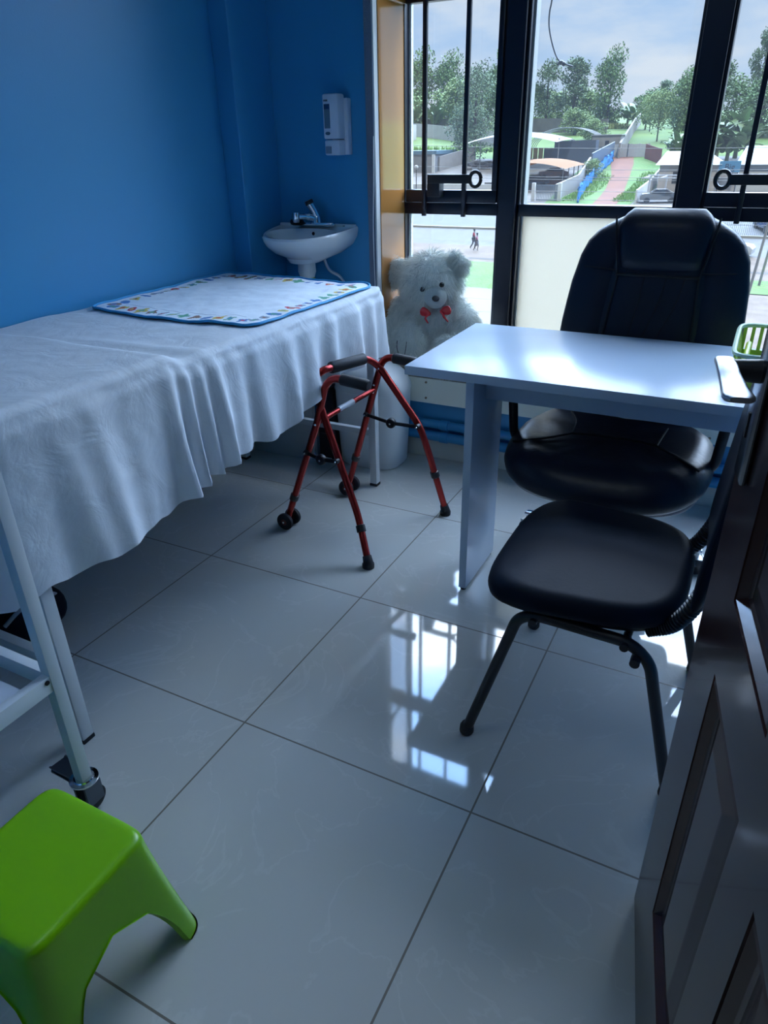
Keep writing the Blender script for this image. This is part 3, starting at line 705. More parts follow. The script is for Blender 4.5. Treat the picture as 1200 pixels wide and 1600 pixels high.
def bcx(z): return lerp([(.45, 1.230), (.75, 1.237), (.94, 1.241), (1.07, 1.238)], z)
def by_(z): return 1.375 + (z - .45) * .20
bm = MB(); rings = []
for z in [.45, .455, .47, .50, .56, .62, .68, .74, .80, .86, .90, .94, .965, .985, 1.0, 1.015, 1.03, 1.045, 1.055, 1.062, 1.068]:
    e = min(1, ((z - .447) / .04) ** .5) * min(1, ((1.073 - z) / .05) ** .45); t = .052 * e; ring = []
    for x, y in sup(halfw(z) * (.93 + .07 * e), 1, 3.0, 64):
        u_ = x / halfw(z); front = y < 0
        dd = .012 * math.exp(-((abs(u_) - .52) / .06) ** 2) if front else 0           # seam grooves
        if front and z < .93: dd += .004 * math.exp(-((u_ + .02) / .03) ** 2) + .004 * math.exp(-((u_ - .2) / .03) ** 2) + .003 * nz(u_ * 6, z * 7)
        ring.append(V((bcx(z) + x, by_(z) + y * t + (dd if front else 0), z)))
    rings.append(ring)
loft(bm, rings); part(oc, 'backrest', bm, LEATHER)
bm = MB(); rings = []
for z in [.895, .90, .915, .94, .97, 1.0, 1.03, 1.055, 1.068, 1.078, 1.082]:
    e = min(1, ((z - .892) / .035) ** .5) * min(1, ((1.084 - z) / .035) ** .5)
    hw = lerp([(.89, .118), (.95, .128), (1.03, .143), (1.062, .128), (1.085, .10)], z)
    rings.append([V((bcx(z) + x + .002, by_(z) - .022 + y * .048 * e, z)) for x, y in sup(hw, 1, 3.4, 48)])
loft(bm, rings); part(oc, 'head_cushion', bm, LEATHER)
bm = MB()
for s in (-1, 1):
    tube(bm, [(bcx(z) + s * lerp([(.5, .15), (.89, .122), (1.03, .147), (1.06, .15)], z) + .002, by_(z) - .053 + .010 * sst(.98, 1.06, z), z) for z in [.5 + .56 * k / 20 for k in range(21)]], .0035, 6)
tube(bm, [(bcx(.89) + .124 * k / 6, by_(.89) - .053, .893) for k in range(-6, 7)], .005, 6)
for s, h in ((-1, .9), (1, .9)): tube(bm, [(bcx(.9) + s * (.125 + .10 * k / 6), by_(.9) - .052 + .004 * k / 6, .905 + .001 * k) for k in range(7)], .0025, 6)
for xo, dx in ((-.035, -.02), (.03, -.045), (.085, -.06)): tube(bm, smooth_path([(bcx(.88) + xo, by_(.88) - .052, .888), (bcx(.8) + xo + dx * .3, by_(.8) - .0525, .80), (bcx(.68) + xo + dx, by_(.68) - .0525, .68), (bcx(.6) + xo + dx, by_(.6) - .0525, .58)]), .0022, 6)
part(oc, 'seam', bm, SEAM)
for s in (-1, 1):
    cx = 1.230 + s * .292
    bm = MB(); pts = [(cx - s * .05, 1.02, .425), (cx - s * .005, 1.0, .46), (cx + s * .004, .99, .60), (cx + s * .004, 1.00, .655), (cx + s * .004, 1.28, .665), (cx - s * .02, 1.37, .62)]
    rings = []; path = fillet(pts, .05, 6); tube(bm, path, .014, 10); a_ = part(oc, 'armrest', bm, BPL)
    part(a_, 'arm_pad', slab(MB(), cx + s * .004, 1.14, .662, .688, .026, .13, 3.5, .01), BPL)
part(oc, 'gas_column', lathe(MB(), [(.028, .09), (.028, .20), (.024, .20), (.024, .235), (.014, .24), (.014, .36)], (1.235, 1.13, 0), 24), CHR)
part(oc, 'tilt_mechanism', bx(((1.16, 1.04, .33), (1.31, 1.22, .364)), bev=.008), BPL)
part(oc, 'column_shroud', lathe(MB(), [(.030, .285), (.033, .30), (.033, .335), (.0, .335)], (1.235, 1.13, 0), 20), BPL)
for k in range(5):
    a_ = R(160 + 72 * k); d = V((cos(a_), sin(a_), 0)); c = V((1.235, 1.13, 0)); e = c + d * .30
    bm = MB(); rings = []
    for t, wd, z, th in ((.02, .026, .125, .034), (.12, .022, .115, .028), (.24, .018, .092, .02), (.31, .015, .08, .016)):
        p = c + d * t; s_ = V((-d.y, d.x, 0)); rings.append([p + s_ * wd * q[0] + V((0, 0, z + th / 2 * q[1])) for q in sup(1, 1, 3, 16)])
    loft(bm, rings); lg = part(oc, 'base_leg', bm, CHR)
    s_ = V((-d.y, d.x, 0)); bm = MB()
    for sg in (-1, 1):
        rings = []
        for h, rr in ((.006, .022), (.008, .027), (.020, .027), (.024, .022)):
            ce = e + s_ * sg * h * 1.0 + V((0, 0, .027)); rings.append([ce + d * cos(q) * rr + V((0, 0, sin(q) * rr)) for q in [2 * pi * j / 20 for j in range(20)]])
        loft(bm, rings)
    part(lg, 'caster', bm, BPL)
    bm = MB(); tube(bm, [e + V((0, 0, .02)), e + V((0, 0, .082))], .007, 8); obox(bm, e + V((0, 0, .05)) - d * .028, e + V((0, 0, .05)) + d * .02, .03, .008, bev=.003); part(lg, 'caster_hood', bm, SILV)

# ================================================================== VISITOR CHAIR
vc = thing('visitor_chair', 'black padded metal-legged chair in front of the open door', 'chair', (1.33, .43, 0))
def vfn(c):
    z = c.z; x = (c.x - 1.32) / .2
    return (c.x, c.y - .02 * x * 0 + (c.y - .42) * (-.10) * x, z - (.014 * sst(.5, 1, -x)) + .002 * nz(c.x * 12, c.y * 12, 2))
part(vc, 'seat', slab(MB(), 1.318, .42, .408, .462, .206, .232, 3.6, .027, .010, 64, vfn), LEATHER2)
part(vc, 'seat_underpan', slab(MB(), 1.318, .42, .394, .413, .19, .205, 3.6, .006, 0, 48, vfn), BPL)
for y, fx, rx in ((.215, 1.108, 1.565), (.655, 1.135, 1.575)):
    pts = [(fx, y - .002 if y < .4 else y + .035, .012), (1.208, y, .372), (1.245, y, .392), (1.44, y, .385), (1.482, y, .35), (rx, y + (.012 if y < .4 else .03), .012)]
    q = part(vc, 'leg_frame', tube(MB(), fillet(pts, .045), .0125, 14), BPL)
    for p in (pts[0], pts[-1]): part(q, 'foot_cap', lathe(MB(), [(.0, 0), (.014, 0), (.0175, .006), (.0165, .022), (.0125, .03)], (p[0], p[1], 0), 16), RUB)
bm = MB()
for x in (1.245, 1.43): tube(bm, [(x, .195, .382), (x, .675, .382)], .009, 10)
part(vc, 'cross_tube', bm, BPL)
part(vc, 'frame_plug', tube(MB(), [(1.455, .188, .356), (1.455, .215, .356)], .010, 12), BPL)
for y in (.262, .590):
    bm = MB(); pth = smooth_path([(1.462, y, .395), (1.510, y, .425), (1.545, y, .50), (1.562, y, .60)], 10)
    rad = [.0185 + .0038 * sin(k * 2.1) for k in range(len(pth))]
    # ribbed sleeve
    pp = []; rd = []
    for k in range(len(pth) - 1):
        for j in range(3): pp.append(pth[k].lerp(pth[k + 1], j / 3)); rd.append((.0175, .0175, .0135)[j])
    bm = MB(); tube(bm, pp, rd, 14); part(vc, 'ribbed_bracket', bm, BPL)
def vb(c):
    # slab modelled flat, stood up: x->z, thickness->x
    return c
bm = MB(); rings = []
for k in range(17):
    t = k / 16; z = .455 + .47 * t; e = (1 - abs(2 * t - 1) ** 4.5) ** .5 if 0 < t < 1 else .08; hw = .215 * (.80 + .20 * e)
    rings.append([V((1.553 + .030 * (y_ / hw) ** 2 * -.6 + .04 * t + x_ * .024 * max(e, .15), .43 + y_, z)) for y_, x_ in sup(hw, 1, 3, 40)])
loft(bm, rings); part(vc, 'backrest', bm, LEATHER2)

# ================================================================== GREEN STOOL
def stool():
    cx, cy, H_ = .686, -.598, .272; ht, hb = .118, .157; th = .0035
    bm = MB(); m_ = 160
    S = sup(1, 1, 9, m_)
    def foot_z(x, y):
        # arch cut between legs, along each side
        ax, ay = abs(x), abs(y); t = min(ax, ay) / max(ax, ay)     # 0 mid side, 1 corner
        q = max(0, 1 - (t / .73) ** 2.8); return .170 * q ** .55 if q > 0 else 0
    rings = []
    prof = [(.05, 1, 0), (.4, 1, 0), (.75, 1, 0), (.86, .999, 0), (.91, .996, 0), (.945, .990, 0), (.975, .978, 0), (.992, .962, 0), (1.0, .94, 0)]
    for p, zz, _ in prof: rings.append([V((cx + x * ht * p, cy + y * ht * p, H_ * zz)) for x, y in S])
    zt = H_ * .94
    K = 16; fz = [foot_z(x, y) for x, y in S]
    for k in range(1, K + 1):
        t = k / K; ring = []
        for (x, y), b in zip(S, fz):
            z = zt + (b - zt) * t; h = ht + (hb - ht) * (1 - z / zt) ** 1.15; ring.append(V((cx + x * h, cy + y * h, z)))
        rings.append(ring)
    # lip and inner wall
    outer = rings[-1]; c0 = V((cx, cy, 0))
    lip = []; 
    for p, b in zip(outer, fz):
        d = V((p.x - cx, p.y - cy, 0)).normalized(); lip.append(p + d * .003 + V((0, 0, .0)))
    rings[-2] = rings[-2]
    rings.append([p + V((0, 0, 0)) for p in lip])
    inn = []
    for k in range(K, -1, -1):
        t = k / K; ring = []
        for (x, y), b in zip(S, fz):
            z = zt + (b - zt) * t; h = ht + (hb - ht) * (1 - z / zt) ** 1.15 - .006; ring.append(V((cx + x * h, cy + y * h, z if k == K else min(z, zt - .004))))
        rings.append(ring)
    rings.append([V((cx + x * ht * .9, cy + y * ht * .9, zt - .002)) for x, y in S]); rings.append([V((cx + x * .01, cy + y * .01, zt - .002)) for x, y in S])
    loft(bm, rings)
    o = obj('step_stool', bm, GREEN, angle=60); tag(o, 'lime green plastic stool in the lower left foreground', 'stool')
stool()

# ================================================================== TROLLEY
tr = thing('trolley', 'white metal trolley with shelf and braked casters beside the green stool', 'trolley', (.2, -.55, 0))
TX0, TX1, TY0, TY1 = -.10, .455, -.78, -.352
for x, y in ((TX1, TY1), (TX0, TY1), (TX1, TY0), (TX0, TY0)):
    vis = (x == TX1 and y == TY1)
    part(tr, 'leg', bx(((x - .0125, y - .0125, .094), (x + .0125, y + .0125, .855)), bev=.0015), WMET)
    bm = MB(); lathe(bm, [(.0, .084), (.024, .084), (.030, .087), (.030, .091), (.022, .0925), (.020, .095), (.0, .095)], (x, y, 0), 28); cs_ = part(tr, 'caster', bm, CHR)
    bm = MB(); lathe(bm, [(.0, -.011), (.022, -.0115), (.029, -.008), (.030, 0), (.029, .008), (.022, .0115), (0, .011)], (x + .004, y + .004, .030), 24, 'X'); part(cs_, 'wheel', bm, RUB)
    bm = MB(); box(bm, (x - .016, y - .02, .03), (x - .010, y + .02, .084)); box(bm, (x + .018, y - .02, .03), (x + .024, y + .02, .084)); part(cs_, 'fork', bm, M('dark_steel', (.12, .14, .17), .35, .9))
    bm = MB(); obox(bm, (x - .022, y + .012, .072), (x - .112, y + .022, .056), .036, .010, bev=.003); part(cs_, 'brake_pedal', bm, M('dark_steel', (.12, .14, .17), .35, .9))
for z in (.345, .81):
    sh = part(tr, 'shelf_frame', bx(((TX1 - .010, TY0, z), (TX1 + .010, TY1 - .012, z + .036)), ((TX0 - .01, TY0, z), (TX0 + .01, TY1 - .012, z + .036)), ((TX0, TY1 - .010, z), (TX1 - .012, TY1 + .010, z + .036)), ((TX0, TY0 - .010, z), (TX1, TY0 + .010, z + .036)), bev=.001), WMET)
    part(tr, 'shelf', bx(((TX0 + .01, TY0 + .01, z + .006), (TX1 - .01, TY1 - .045, z + .012))), M('white_shelf', (.62, .68, .76), .3))
bm = MB(); lathe(bm, [(0, -.001), (.005, -.001), (.005, .001)], (TX1 + .011, TY1 - .02, .372), 10, 'X'); part(tr, 'screw', bm, SEAM)

# ================================================================== TEDDY BEAR
bear = thing('teddy_bear', 'big fluffy white teddy bear sitting on the window sill', 'teddy bear', (.28, 1.86, .386))
def bear_body():
    bm = MB()
    ball(bm, (.280, 1.862, .748), .116, (1.14, .94, .98))
    ball(bm, (.275, 1.875, .545), .150, (1.0, .72, 1.05)); ball(bm, (.275, 1.87, .64), .11, (1.15, .75, .6))
    for s, pts in ((-1, ((.165, 1.86, .625, .062), (.125, 1.83, .57, .058), (.11, 1.79, .52, .055), (.115, 1.765, .485, .052))), (1, ((.385, 1.865, .625, .062), (.435, 1.85, .595, .060), (.47, 1.835, .56, .056), (.475, 1.82, .52, .054)))):
        for a, b in zip(pts, pts[1:]):
            for j in range(4): t = j / 4; ball(bm, [a[i] * (1 - t) + b[i] * t for i in range(3)], a[3] * (1 - t) + b[3] * t, seg=12)
    for a, b, r_ in (((.235, 1.84, .480), (.232, 1.775, .478), .080), ((.36, 1.83, .47), (.405, 1.75, .462), .068)):
        for j in range(5): t = j / 4; ball(bm, V(a).lerp(V(b), t), r_, seg=12)
    for x in (.232, .425): ball(bm, (x, 1.748, .515 if x < .3 else .478), .074, (1.05, .60, 1.12))
    o = obj('body', bm, FURB, bear); 
    md = o.modifiers.new('r', 'REMESH'); md.mode = 'VOXEL'; md.voxel_size = .008; sm = o.modifiers.new('s', 'SMOOTH'); sm.iterations = 6; sm.factor = .5
    dg = bpy.context.evaluated_depsgraph_get(); me = bpy.data.meshes.new_from_object(o.evaluated_get(dg)); o.modifiers.clear(); o.data = me
    me.materials.clear(); me.materials.append(FURB)
    for p in me.polygons: p.use_smooth = True
    o.location = -V(bear.location); return o
def fur(name, src, parent, count, length, droop, keep=lambda p, n: True, wd=.0016, seed=1, comb=None):
    rn = random.Random(seed); me = src if isinstance(src, bpy.types.Mesh) else src.data
    polys = [p for p in me.polygons]; ws = [p.area for p in polys]; vs = []; fs = []
    for p in rn.choices(polys, ws, k=count):
        c = p.center + V((rn.uniform(-1, 1), rn.uniform(-1, 1), rn.uniform(-1, 1))) * .004; nrm = p.normal
        if not keep(c, nrm): continue
        g = V((0, 0, -1)) if comb is None else comb(c, nrm)
        clump = V((nz(c.x * 34, c.y * 34, c.z * 34), nz(c.x * 34 + 9, c.y * 34, c.z * 34), nz(c.x * 34, c.y * 34 + 9, c.z * 34)))
        d = (nrm * .9 + g * droop * .5 + clump * 1.1 + V((rn.uniform(-1, 1), rn.uniform(-1, 1), rn.uniform(-1, 1))) * .25).normalized()
        Ln = length * rn.uniform(.65, 1.15); s = d.cross(V((rn.uniform(-1, 1), rn.uniform(-1, 1), rn.uniform(-1, 1)))).normalized()
        q = c.copy(); b = len(vs); K = 3
        for k in range(K + 1):
            wk_ = wd * (1 - k / K * .9); vs += [q - s * wk_ / 2, q + s * wk_ / 2]; d = (d + g * droop * .45 + clump * .15).normalized(); 
            dn = d.dot(nrm)
            if dn < 0: d = (d - nrm * dn * 1.05).normalized()
            q = q + d * Ln / K
        for k in range(K): fs.append((b + 2 * k, b + 2 * k + 1, b + 2 * k + 3, b + 2 * k + 2))
    m2 = bpy.data.meshes.new(name); m2.from_pydata(vs, [], fs); m2.materials.append(FUR)
    o = bpy.data.objects.new(name, m2); COL.objects.link(o); o.parent = parent; return o
bb = bear_body(); HC = V((.280, 1.862, .748)); MUZ = V((.300, 1.775, .695))
def keepb(p, n_):
    return not ((p - V((.340, 1.762, .712))).length < .042)
def combb(p, n_):
    if (p - HC).length < .15:
        v = p - (HC + V((0, -.03, .13))); v = v - n_ * v.dot(n_); v.normalize(); return (v + V((0, 0, -.5))).normalized()
    return V((0, 0, -1))
q = fur('fur', bb, bb, 34000, .040, .75, keepb, .0017, 3, combb); q['kind'] = 'stuff'
for (c, sc, rt) in (((.126, 1.842, .778), (.62, .50, 1.25), 20), ((.398, 1.865, .828), (1.05, .50, .62), 38)):
    bm = MB(); ball(bm, c, .050, sc, Matrix.Rotation(R(rt), 3, 'Y')); e = part(bear, 'ear', bm, FURB)
    q = fur('ear_fur', e, e, 3600, .026, .6, wd=.0016, seed=5); q['kind'] = 'stuff'
bm = MB(); ball(bm, (.338, 1.776, .704), .050, (.98, .85, .95), seg=28); part(bear, 'muzzle', bm, M('muzzle_plush', (.52, .58, .57), .9, bump=(300, .4, .002)))
bm = MB(); ball(bm, (.358, 1.733, .706), .0145, (1.15, .7, .85)); part(bear, 'nose', bm, M('grey_nose', (.06, .065, .075), .35))
for c in ((.290, 1.748, .736), (.374, 1.756, .758)):
    bm = MB(); ball(bm, c, .0105); part(bear, 'eye', bm, M('black_eye', (.004, .004, .006), .1))
REDR = M('red_satin_ribbon', (.60, .008, .02), .35)
for s in (-1, 1):
    bow = MB(); c = V((.360, 1.728, .655)) + V((s * .046, .0, .007 * s)); Q = Matrix.Rotation(R(s * -16), 3, 'Y')
    rings = []
    for t, hw in ((0, .006), (.15, .010), (.4, .016), (.7, .019), (.9, .017), (1, .008)):
        b = c + Q @ V((s * (-.024 + .046 * t), 0, 0)); rings.append([b + Q @ V((0, .006 * y_, hw * z_)) for y_, z_ in sup(1, 1, 2.4, 14)])
    loft(bow, rings); q = part(bear, 'ribbon_bow', bow, REDR); q['label'] = 'red ribbon loop'
    e = c + V((-s * .014, -.004, -.006)); part(bear, 'ribbon_tail', tube(MB(), [e, e + V((s * .010, -.004, -.018)), e + V((s * .030 if s > 0 else .004, -.006, -.036))], [.006, .005, .003], 6), REDR)
bm = MB()
for dx in (-.014, .014): tube(bm, smooth_path([(.224 + dx * 1.6, 1.688, .528), (.224 + dx * 1.5, 1.682, .500), (.224 + dx * 1.1, 1.684, .474)]), .0016, 6)
part(bear, 'toe_stitch', bm, SEAM)

# ================================================================== OUTSIDE (third floor view)
OUT = .34                                          # outdoor albedo level
def MX(name, col, *a, **k):
    if k.get('var') and not isinstance(k['var'][1], (int, float)): k['var'] = (k['var'][0], tuple(c * OUT for c in k['var'][1]))
    return M('outdoor_' + name, tuple(c * OUT for c in col), *a, **k)
YS = [0, 60, 80, 105, 125, 160, 220, 420]; ZS = [-8, -8, -6.2, -4.6, -1.6, 2.6, 7.0, 13.]
def Hh(y): return lerp(list(zip(YS, ZS)), y)
GRASS = MX('bright_grass', (.13, .32, .035), .95, var=(.35, (.22, .37, .07)), bump=(3, .8, .2))
GRASS2 = MX('pale_hill_grass', (.22, .36, .05), .95, var=(.15, (.13, .26, .03)))
ROADM = MX('grey_road', (.27, .28, .29), .95, var=(.8, .15)); GRAVEL = MX('gravel_verge', (.29, .28, .26), .95, var=(1.2, (.24, .23, .22)))
CONC = MX('pale_concrete_yard', (.40, .37, .33), .9, var=(.2, (.31, .27, .23))); MURR = MX('red_earth', (.40, .16, .08), .95, var=(.6, (.30, .11, .06)))
SANDY = MX('sandy_earth', (.36, .27, .20), .95, var=(.9, (.27, .19, .13)))
def ribbon(name, rows, m, off=.02, label=None, cat=None, kind='structure', nx=1):
    """rows of (y, xl, xr) laid on the terrain"""
    bm = MB(); ys = [r_[0] for r_ in rows]; yy = sorted(set(ys + [y for y in YS if ys[0] < y < ys[-1]]))
    prev = None
    for y in yy:
        xl = lerp([(r_[0], r_[1]) for r_ in rows], y); xr = lerp([(r_[0], r_[2]) for r_ in rows], y)
        cur = [bm.verts.new((xl + (xr - xl) * k / nx, y, Hh(y) + off)) for k in range(nx + 1)]
        if prev:
            for k in range(nx): bm.faces.new((prev[k], prev[k + 1], cur[k + 1], cur[k]))
        prev = cur
    o = obj(name, bm, m, smooth=False); o['kind'] = kind
    if label: o['label'] = label
    return o
ribbon('ground', [(-10, -60, 60), (60, -150, 120), (420, -420, 300)], GRASS2, 0)
ribbon('yard_ground', [(84, -110, -13.2), (128, -130, -13)], CONC, .03)
ribbon('verge_ground', [(22, -40, 40), (61, -70, 60)], SANDY, .02)
ribbon('gravel_ground', [(61, -80, 60), (73.5, -90, 70)], GRAVEL, .04)
ribbon('dirt_ground', [(61.3, -80, 60), (66, -85, 60)], SANDY, .06)
ribbon('road', [(73.5, -90, 70), (90, -110, 80)], ROADM, .06)
ribbon('field_ground', [(90.5, -23.5, -13.4), (112, -26, -13.4), (128, -25, -13)], GRASS, .07)
ribbon('dirt_track', [(90.5, -17.7, -14.9), (97, -18.2, -15.4), (105, -19.1, -16.6), (113.6, -20.2, -17.6), (118, -21.2, -18.2), (121.5, -22.0, -18.6), (128, -23, -19.8)], MURR, .10)
ribbon('house_yard', [(90.5, -12.9, 40), (128, -12.9, 50)], CONC, .05)
ribbon('grass_verge', [(46.5, -26, -6), (60, -24, -14)], GRASS, .06)
ribbon('grass_verge', [(52.5, -6, 20), (58, -6, 22)], GRASS, .07)
k_ = bx(((-90, 73.4, Hh(73.5) - .1), (70, 73.9, Hh(73.5) + .22))); struct('road_kerb', k_, MX('pale_kerb', (.60, .57, .48), .9))
struct('canopy_roof', bx(*[((-14, 2.2 + k * 1.0, -1.25), (-.75, 3.19 + k * 1.0, -1.20)) for k in range(10)]), MX('pale_roof_sheet', (.32, .27, .20), .8))
rs = random.Random(11); TUFT = MX('grass_blades', (.30, .62, .09), .9)
def tuft(name, label, cat, x, y, sx, sy, h, nB, m, grp=None):
    bm = MB()
    for _ in range(nB):
        a, b = rs.uniform(-1, 1) * sx, rs.uniform(-1, 1) * sy; hh = h * rs.uniform(.5, 1.1) * (1 - .5 * (a / sx) ** 2); t = rs.uniform(0, pi); wv = h * .12
        p = V((x + a, y + b, Hh(y + b))); d = V((cos(t), sin(t), 0)) * wv; e = V((rs.uniform(-1, 1), rs.uniform(-1, 1), 0)) * h * .35
        bm.faces.new([bm.verts.new(p - d), bm.verts.new(p + d), bm.verts.new(p + e + V((0, 0, hh)) + d * .3), bm.verts.new(p + e + V((0, 0, hh)) - d * .3)])
    o = obj(name, bm, m, smooth=False); return tag(o, label, cat, grp, 'stuff')
tuft('long_grass', 'long bright grass right of the red earth track', 'grass', -14.8, 104, 1.3, 11, .5, 1500, TUFT)
tuft('long_grass', 'bright grass between the blue sheeting and the red earth track', 'grass', -21.0, 103, 1.4, 10, .5, 900, TUFT)
tuft('crop_rows', 'pale yellow green crop growing above the grey block wall', 'crop', -42, 172, 14, 2.5, 1.3, 1800, MX('maize', (.38, .48, .12), .9))
tuft('weeds', 'pale green weeds along the far yard wall on the left', 'weeds', -62, 137, 16, 1.0, 1.0, 900, TUFT)

# trees ---------------------------------------------------------------
LG = [MX('leaf_mid', (.17, .36, .09), .8, var=(.6, (.24, .44, .13))), MX('leaf_pale', (.36, .60, .17), .8, var=(.5, (.48, .66, .26))), MX('leaf_dark', (.14, .27, .11), .8, var=(.5, (.21, .36, .15))), MX('leaf_blue', (.20, .36, .19), .8, var=(.5, (.28, .44, .24)))]
BARK = MX('bark', (.10, .085, .075), .95)
def crown_mesh(seed, hgt, rad, nL, leaf, m, low=.35, nb=16):
    rn = random.Random(seed); bm = MB(); bl = []
    for _ in range(nb):
        t = rn.uniform(low, 1); rr = rad * math.sin(pi * min(.96, (t - low) / (1 - low) * .8 + .16)) ** .7; a = rn.uniform(0, 2 * pi); q = rr * rn.uniform(.1, .75)
        bl.append((V((cos(a) * q, sin(a) * q, hgt * t * .93)), rad * rn.uniform(.28, .46)))
    for _ in range(nL):
        c, rb = rn.choice(bl); d = V((rn.gauss(0, 1), rn.gauss(0, 1), rn.gauss(0, .8))).normalized(); p = c + d * rb * rn.random() ** .35
        a = V((rn.gauss(0, 1), rn.gauss(0, 1), rn.gauss(0, 1))).normalized(); b = a.cross(V((rn.gauss(0, 1), rn.gauss(0, 1), rn.gauss(0, 1)))).normalized(); s = leaf * rn.uniform(.5, 1.1)
        bm.faces.new([bm.verts.new(p + a * s), bm.verts.new(p + b * s * .5), bm.verts.new(p - a * s), bm.verts.new(p - b * s * .5)])
    me = bpy.data.meshes.new('crown'); bm.to_mesh(me); bm.free(); me.materials.append(m); return me, bl
def trunk_mesh(bl, hgt, r0):
    bm = MB(); tube(bm, [(0, 0, -.5), (.05, .02, hgt * .35), (0, .1, hgt * .7), (.1, 0, hgt * .9)], [r0, r0 * .8, r0 * .45, r0 * .15], 8)
    for c, rb in bl[:9]:
        b = V((0, 0, max(hgt * .25, c.z - rb * 2.2 - hgt * .06))); tube(bm, [b, b.lerp(c, .5) + V((0, 0, -.1 * rb)), c], [r0 * .35, r0 * .25, r0 * .1], 5)
    me = bpy.data.meshes.new('trunk'); bm.to_mesh(me); bm.free(); me.materials.append(BARK); return me
KINDS = {}
def tree(kind, x, y, h, rw, label, group=None, name='tree', cat='tree'):
    if kind not in KINDS:
        sd_, hh, rr, nL, lf, mi, low, nb = dict(airy=(1, 12, 4.0, 3600, .26, 2, .32, 20), tall=(2, 12, 3.0, 4200, .25, 3, .25, 22), bushy=(3, 8, 4.0, 4200, .26, 1, .08, 20), broad=(4, 14, 5.6, 7500, .25, 3, .12, 30), flat=(5, 8, 5.0, 3600, .22, 1, .45, 18), dark=(6, 10, 4.2, 4600, .28, 0, .12, 22))[kind]
        cm, bl = crown_mesh(sd_, hh, rr, nL, lf, LG[mi], low, nb); KINDS[kind] = (cm, trunk_mesh(bl, hh, .02 * hh), hh, rr)
    cm, tm, hh, rr = KINDS[kind]
    e = thing(name, label, cat, (x, y, Hh(y) - .1), group, rs.uniform(0, 6)); e.scale = (rw / rr, rw / rr, h / hh)
    for nme, me in (('crown', cm), ('trunk', tm)):
        o = bpy.data.objects.new(nme, me); COL.objects.link(o); o.parent = e
    return e
TR = 'trees beyond the compound walls'
tree('broad', -46.4, 127.1, 14.6, 5.6, 'large grey-green tree in front of the yard wall in the left window pane')
tree('airy', -46.0, 169, 13.2, 4.6, 'dark airy tree with a thin trunk beside the left edge of the middle pane', TR)
tree('tall', -39.6, 167, 13.6, 3.9, 'tall grey-green tree second from the left in the middle pane', TR)
tree('dark', -34.0, 174, 14.2, 4.6, 'tall rounded dense tree nearest the gap of sky in the middle pane', TR)
tree('bushy', -37.0, 158, 4.6, 4.0, 'low yellow green bush behind the arched roof frame', TR)
tree('bushy', -31.5, 150, 3.6, 3.2, 'low bright bush just above the small stone hut', TR)
tree('bushy', -50.0, 185, 7.5, 6.5, 'pale bushy tree behind the airy dark tree', TR)
tree('bushy', -42.0, 190, 7, 7, 'pale bushy growth behind the tall grey-green tree', TR)
tree('bushy', -26.5, 205, 5.0, 5.0, 'distant pale bushy trees at the top of the stone wall', TR)
tree('dark', -33.5, 230, 6, 7, 'distant dark tree line in the gap under the sky', TR)
tree('tall', -25.2, 190, 8.4, 2.6, 'small pointed tree right of the sky gap', TR)
tree('flat', -19.2, 146, 8.0, 4.3, 'flat-topped yellow green tree above the grey gate', TR)
tree('flat', -22.8, 160, 6.6, 3.4, 'second flat-topped pale tree left of the dark trees', TR)
tree('dark', -14.6, 148, 10.6, 4.2, 'dark green tree left of the right-hand black mullion', TR)
tree('dark', -18.2, 170, 10.0, 3.8, 'grey-green tree between the flat-topped tree and the mullion', TR)
tree('tall', -11.0, 150, 12.4, 3.8, 'tall tree hidden partly behind the right-hand black mullion', TR)
tree('bushy', -13.2, 131, 3.2, 2.6, 'rounded shrub beside the red-brown sheet wall', TR)
tree('dark', -8.2, 158, 8.6, 4.6, 'dark mid-height tree left of the tall poplar-like tree', TR)
tree('tall', -5.2, 170, 16.2, 2.9, 'tall narrow tree rising highest in the right pane', TR)
tree('tall', -1.8, 171, 15.6, 2.6, 'second tall narrow tree at the right edge of the right pane', TR)
tree('dark', -3.2, 150, 8.2, 4.8, 'dark broad tree below the tall narrow trees', TR)
tree('bushy', 2.5, 148, 8, 4.6, 'pale bushy tree at the right edge of the view', TR)
tree('dark', -92, 205, 17.5, 6.5, 'dark tree at the far left edge of the left pane', TR)
tree('dark', -84, 206, 16.5, 6.0, 'dark rounded tree second from the left edge of the left pane', TR)
tree('bushy', -74, 188, 10.5, 8, 'pale bushy trees behind the grey wall left of the large tree', TR)
tree('bushy', -63, 186, 9.5, 8, 'pale bushy trees behind the large grey-green tree', TR)
tree('dark', -57.5, 176, 16.5, 5.5, 'grey-green tree right of the large tree in the left pane', TR)
tree('bushy', -83, 180, 7.5, 6, 'pale green shrubs below the dark trees at the far left', TR)
tree('bushy', -52, 160, 3.6, 4, 'small bright yellow green bush right of the large tree', TR)
tree('bushy', -22.6, 112, 2.6, 1.9, 'bright green shrub leaning over the blue sheeting', None, 'shrub', 'shrub')

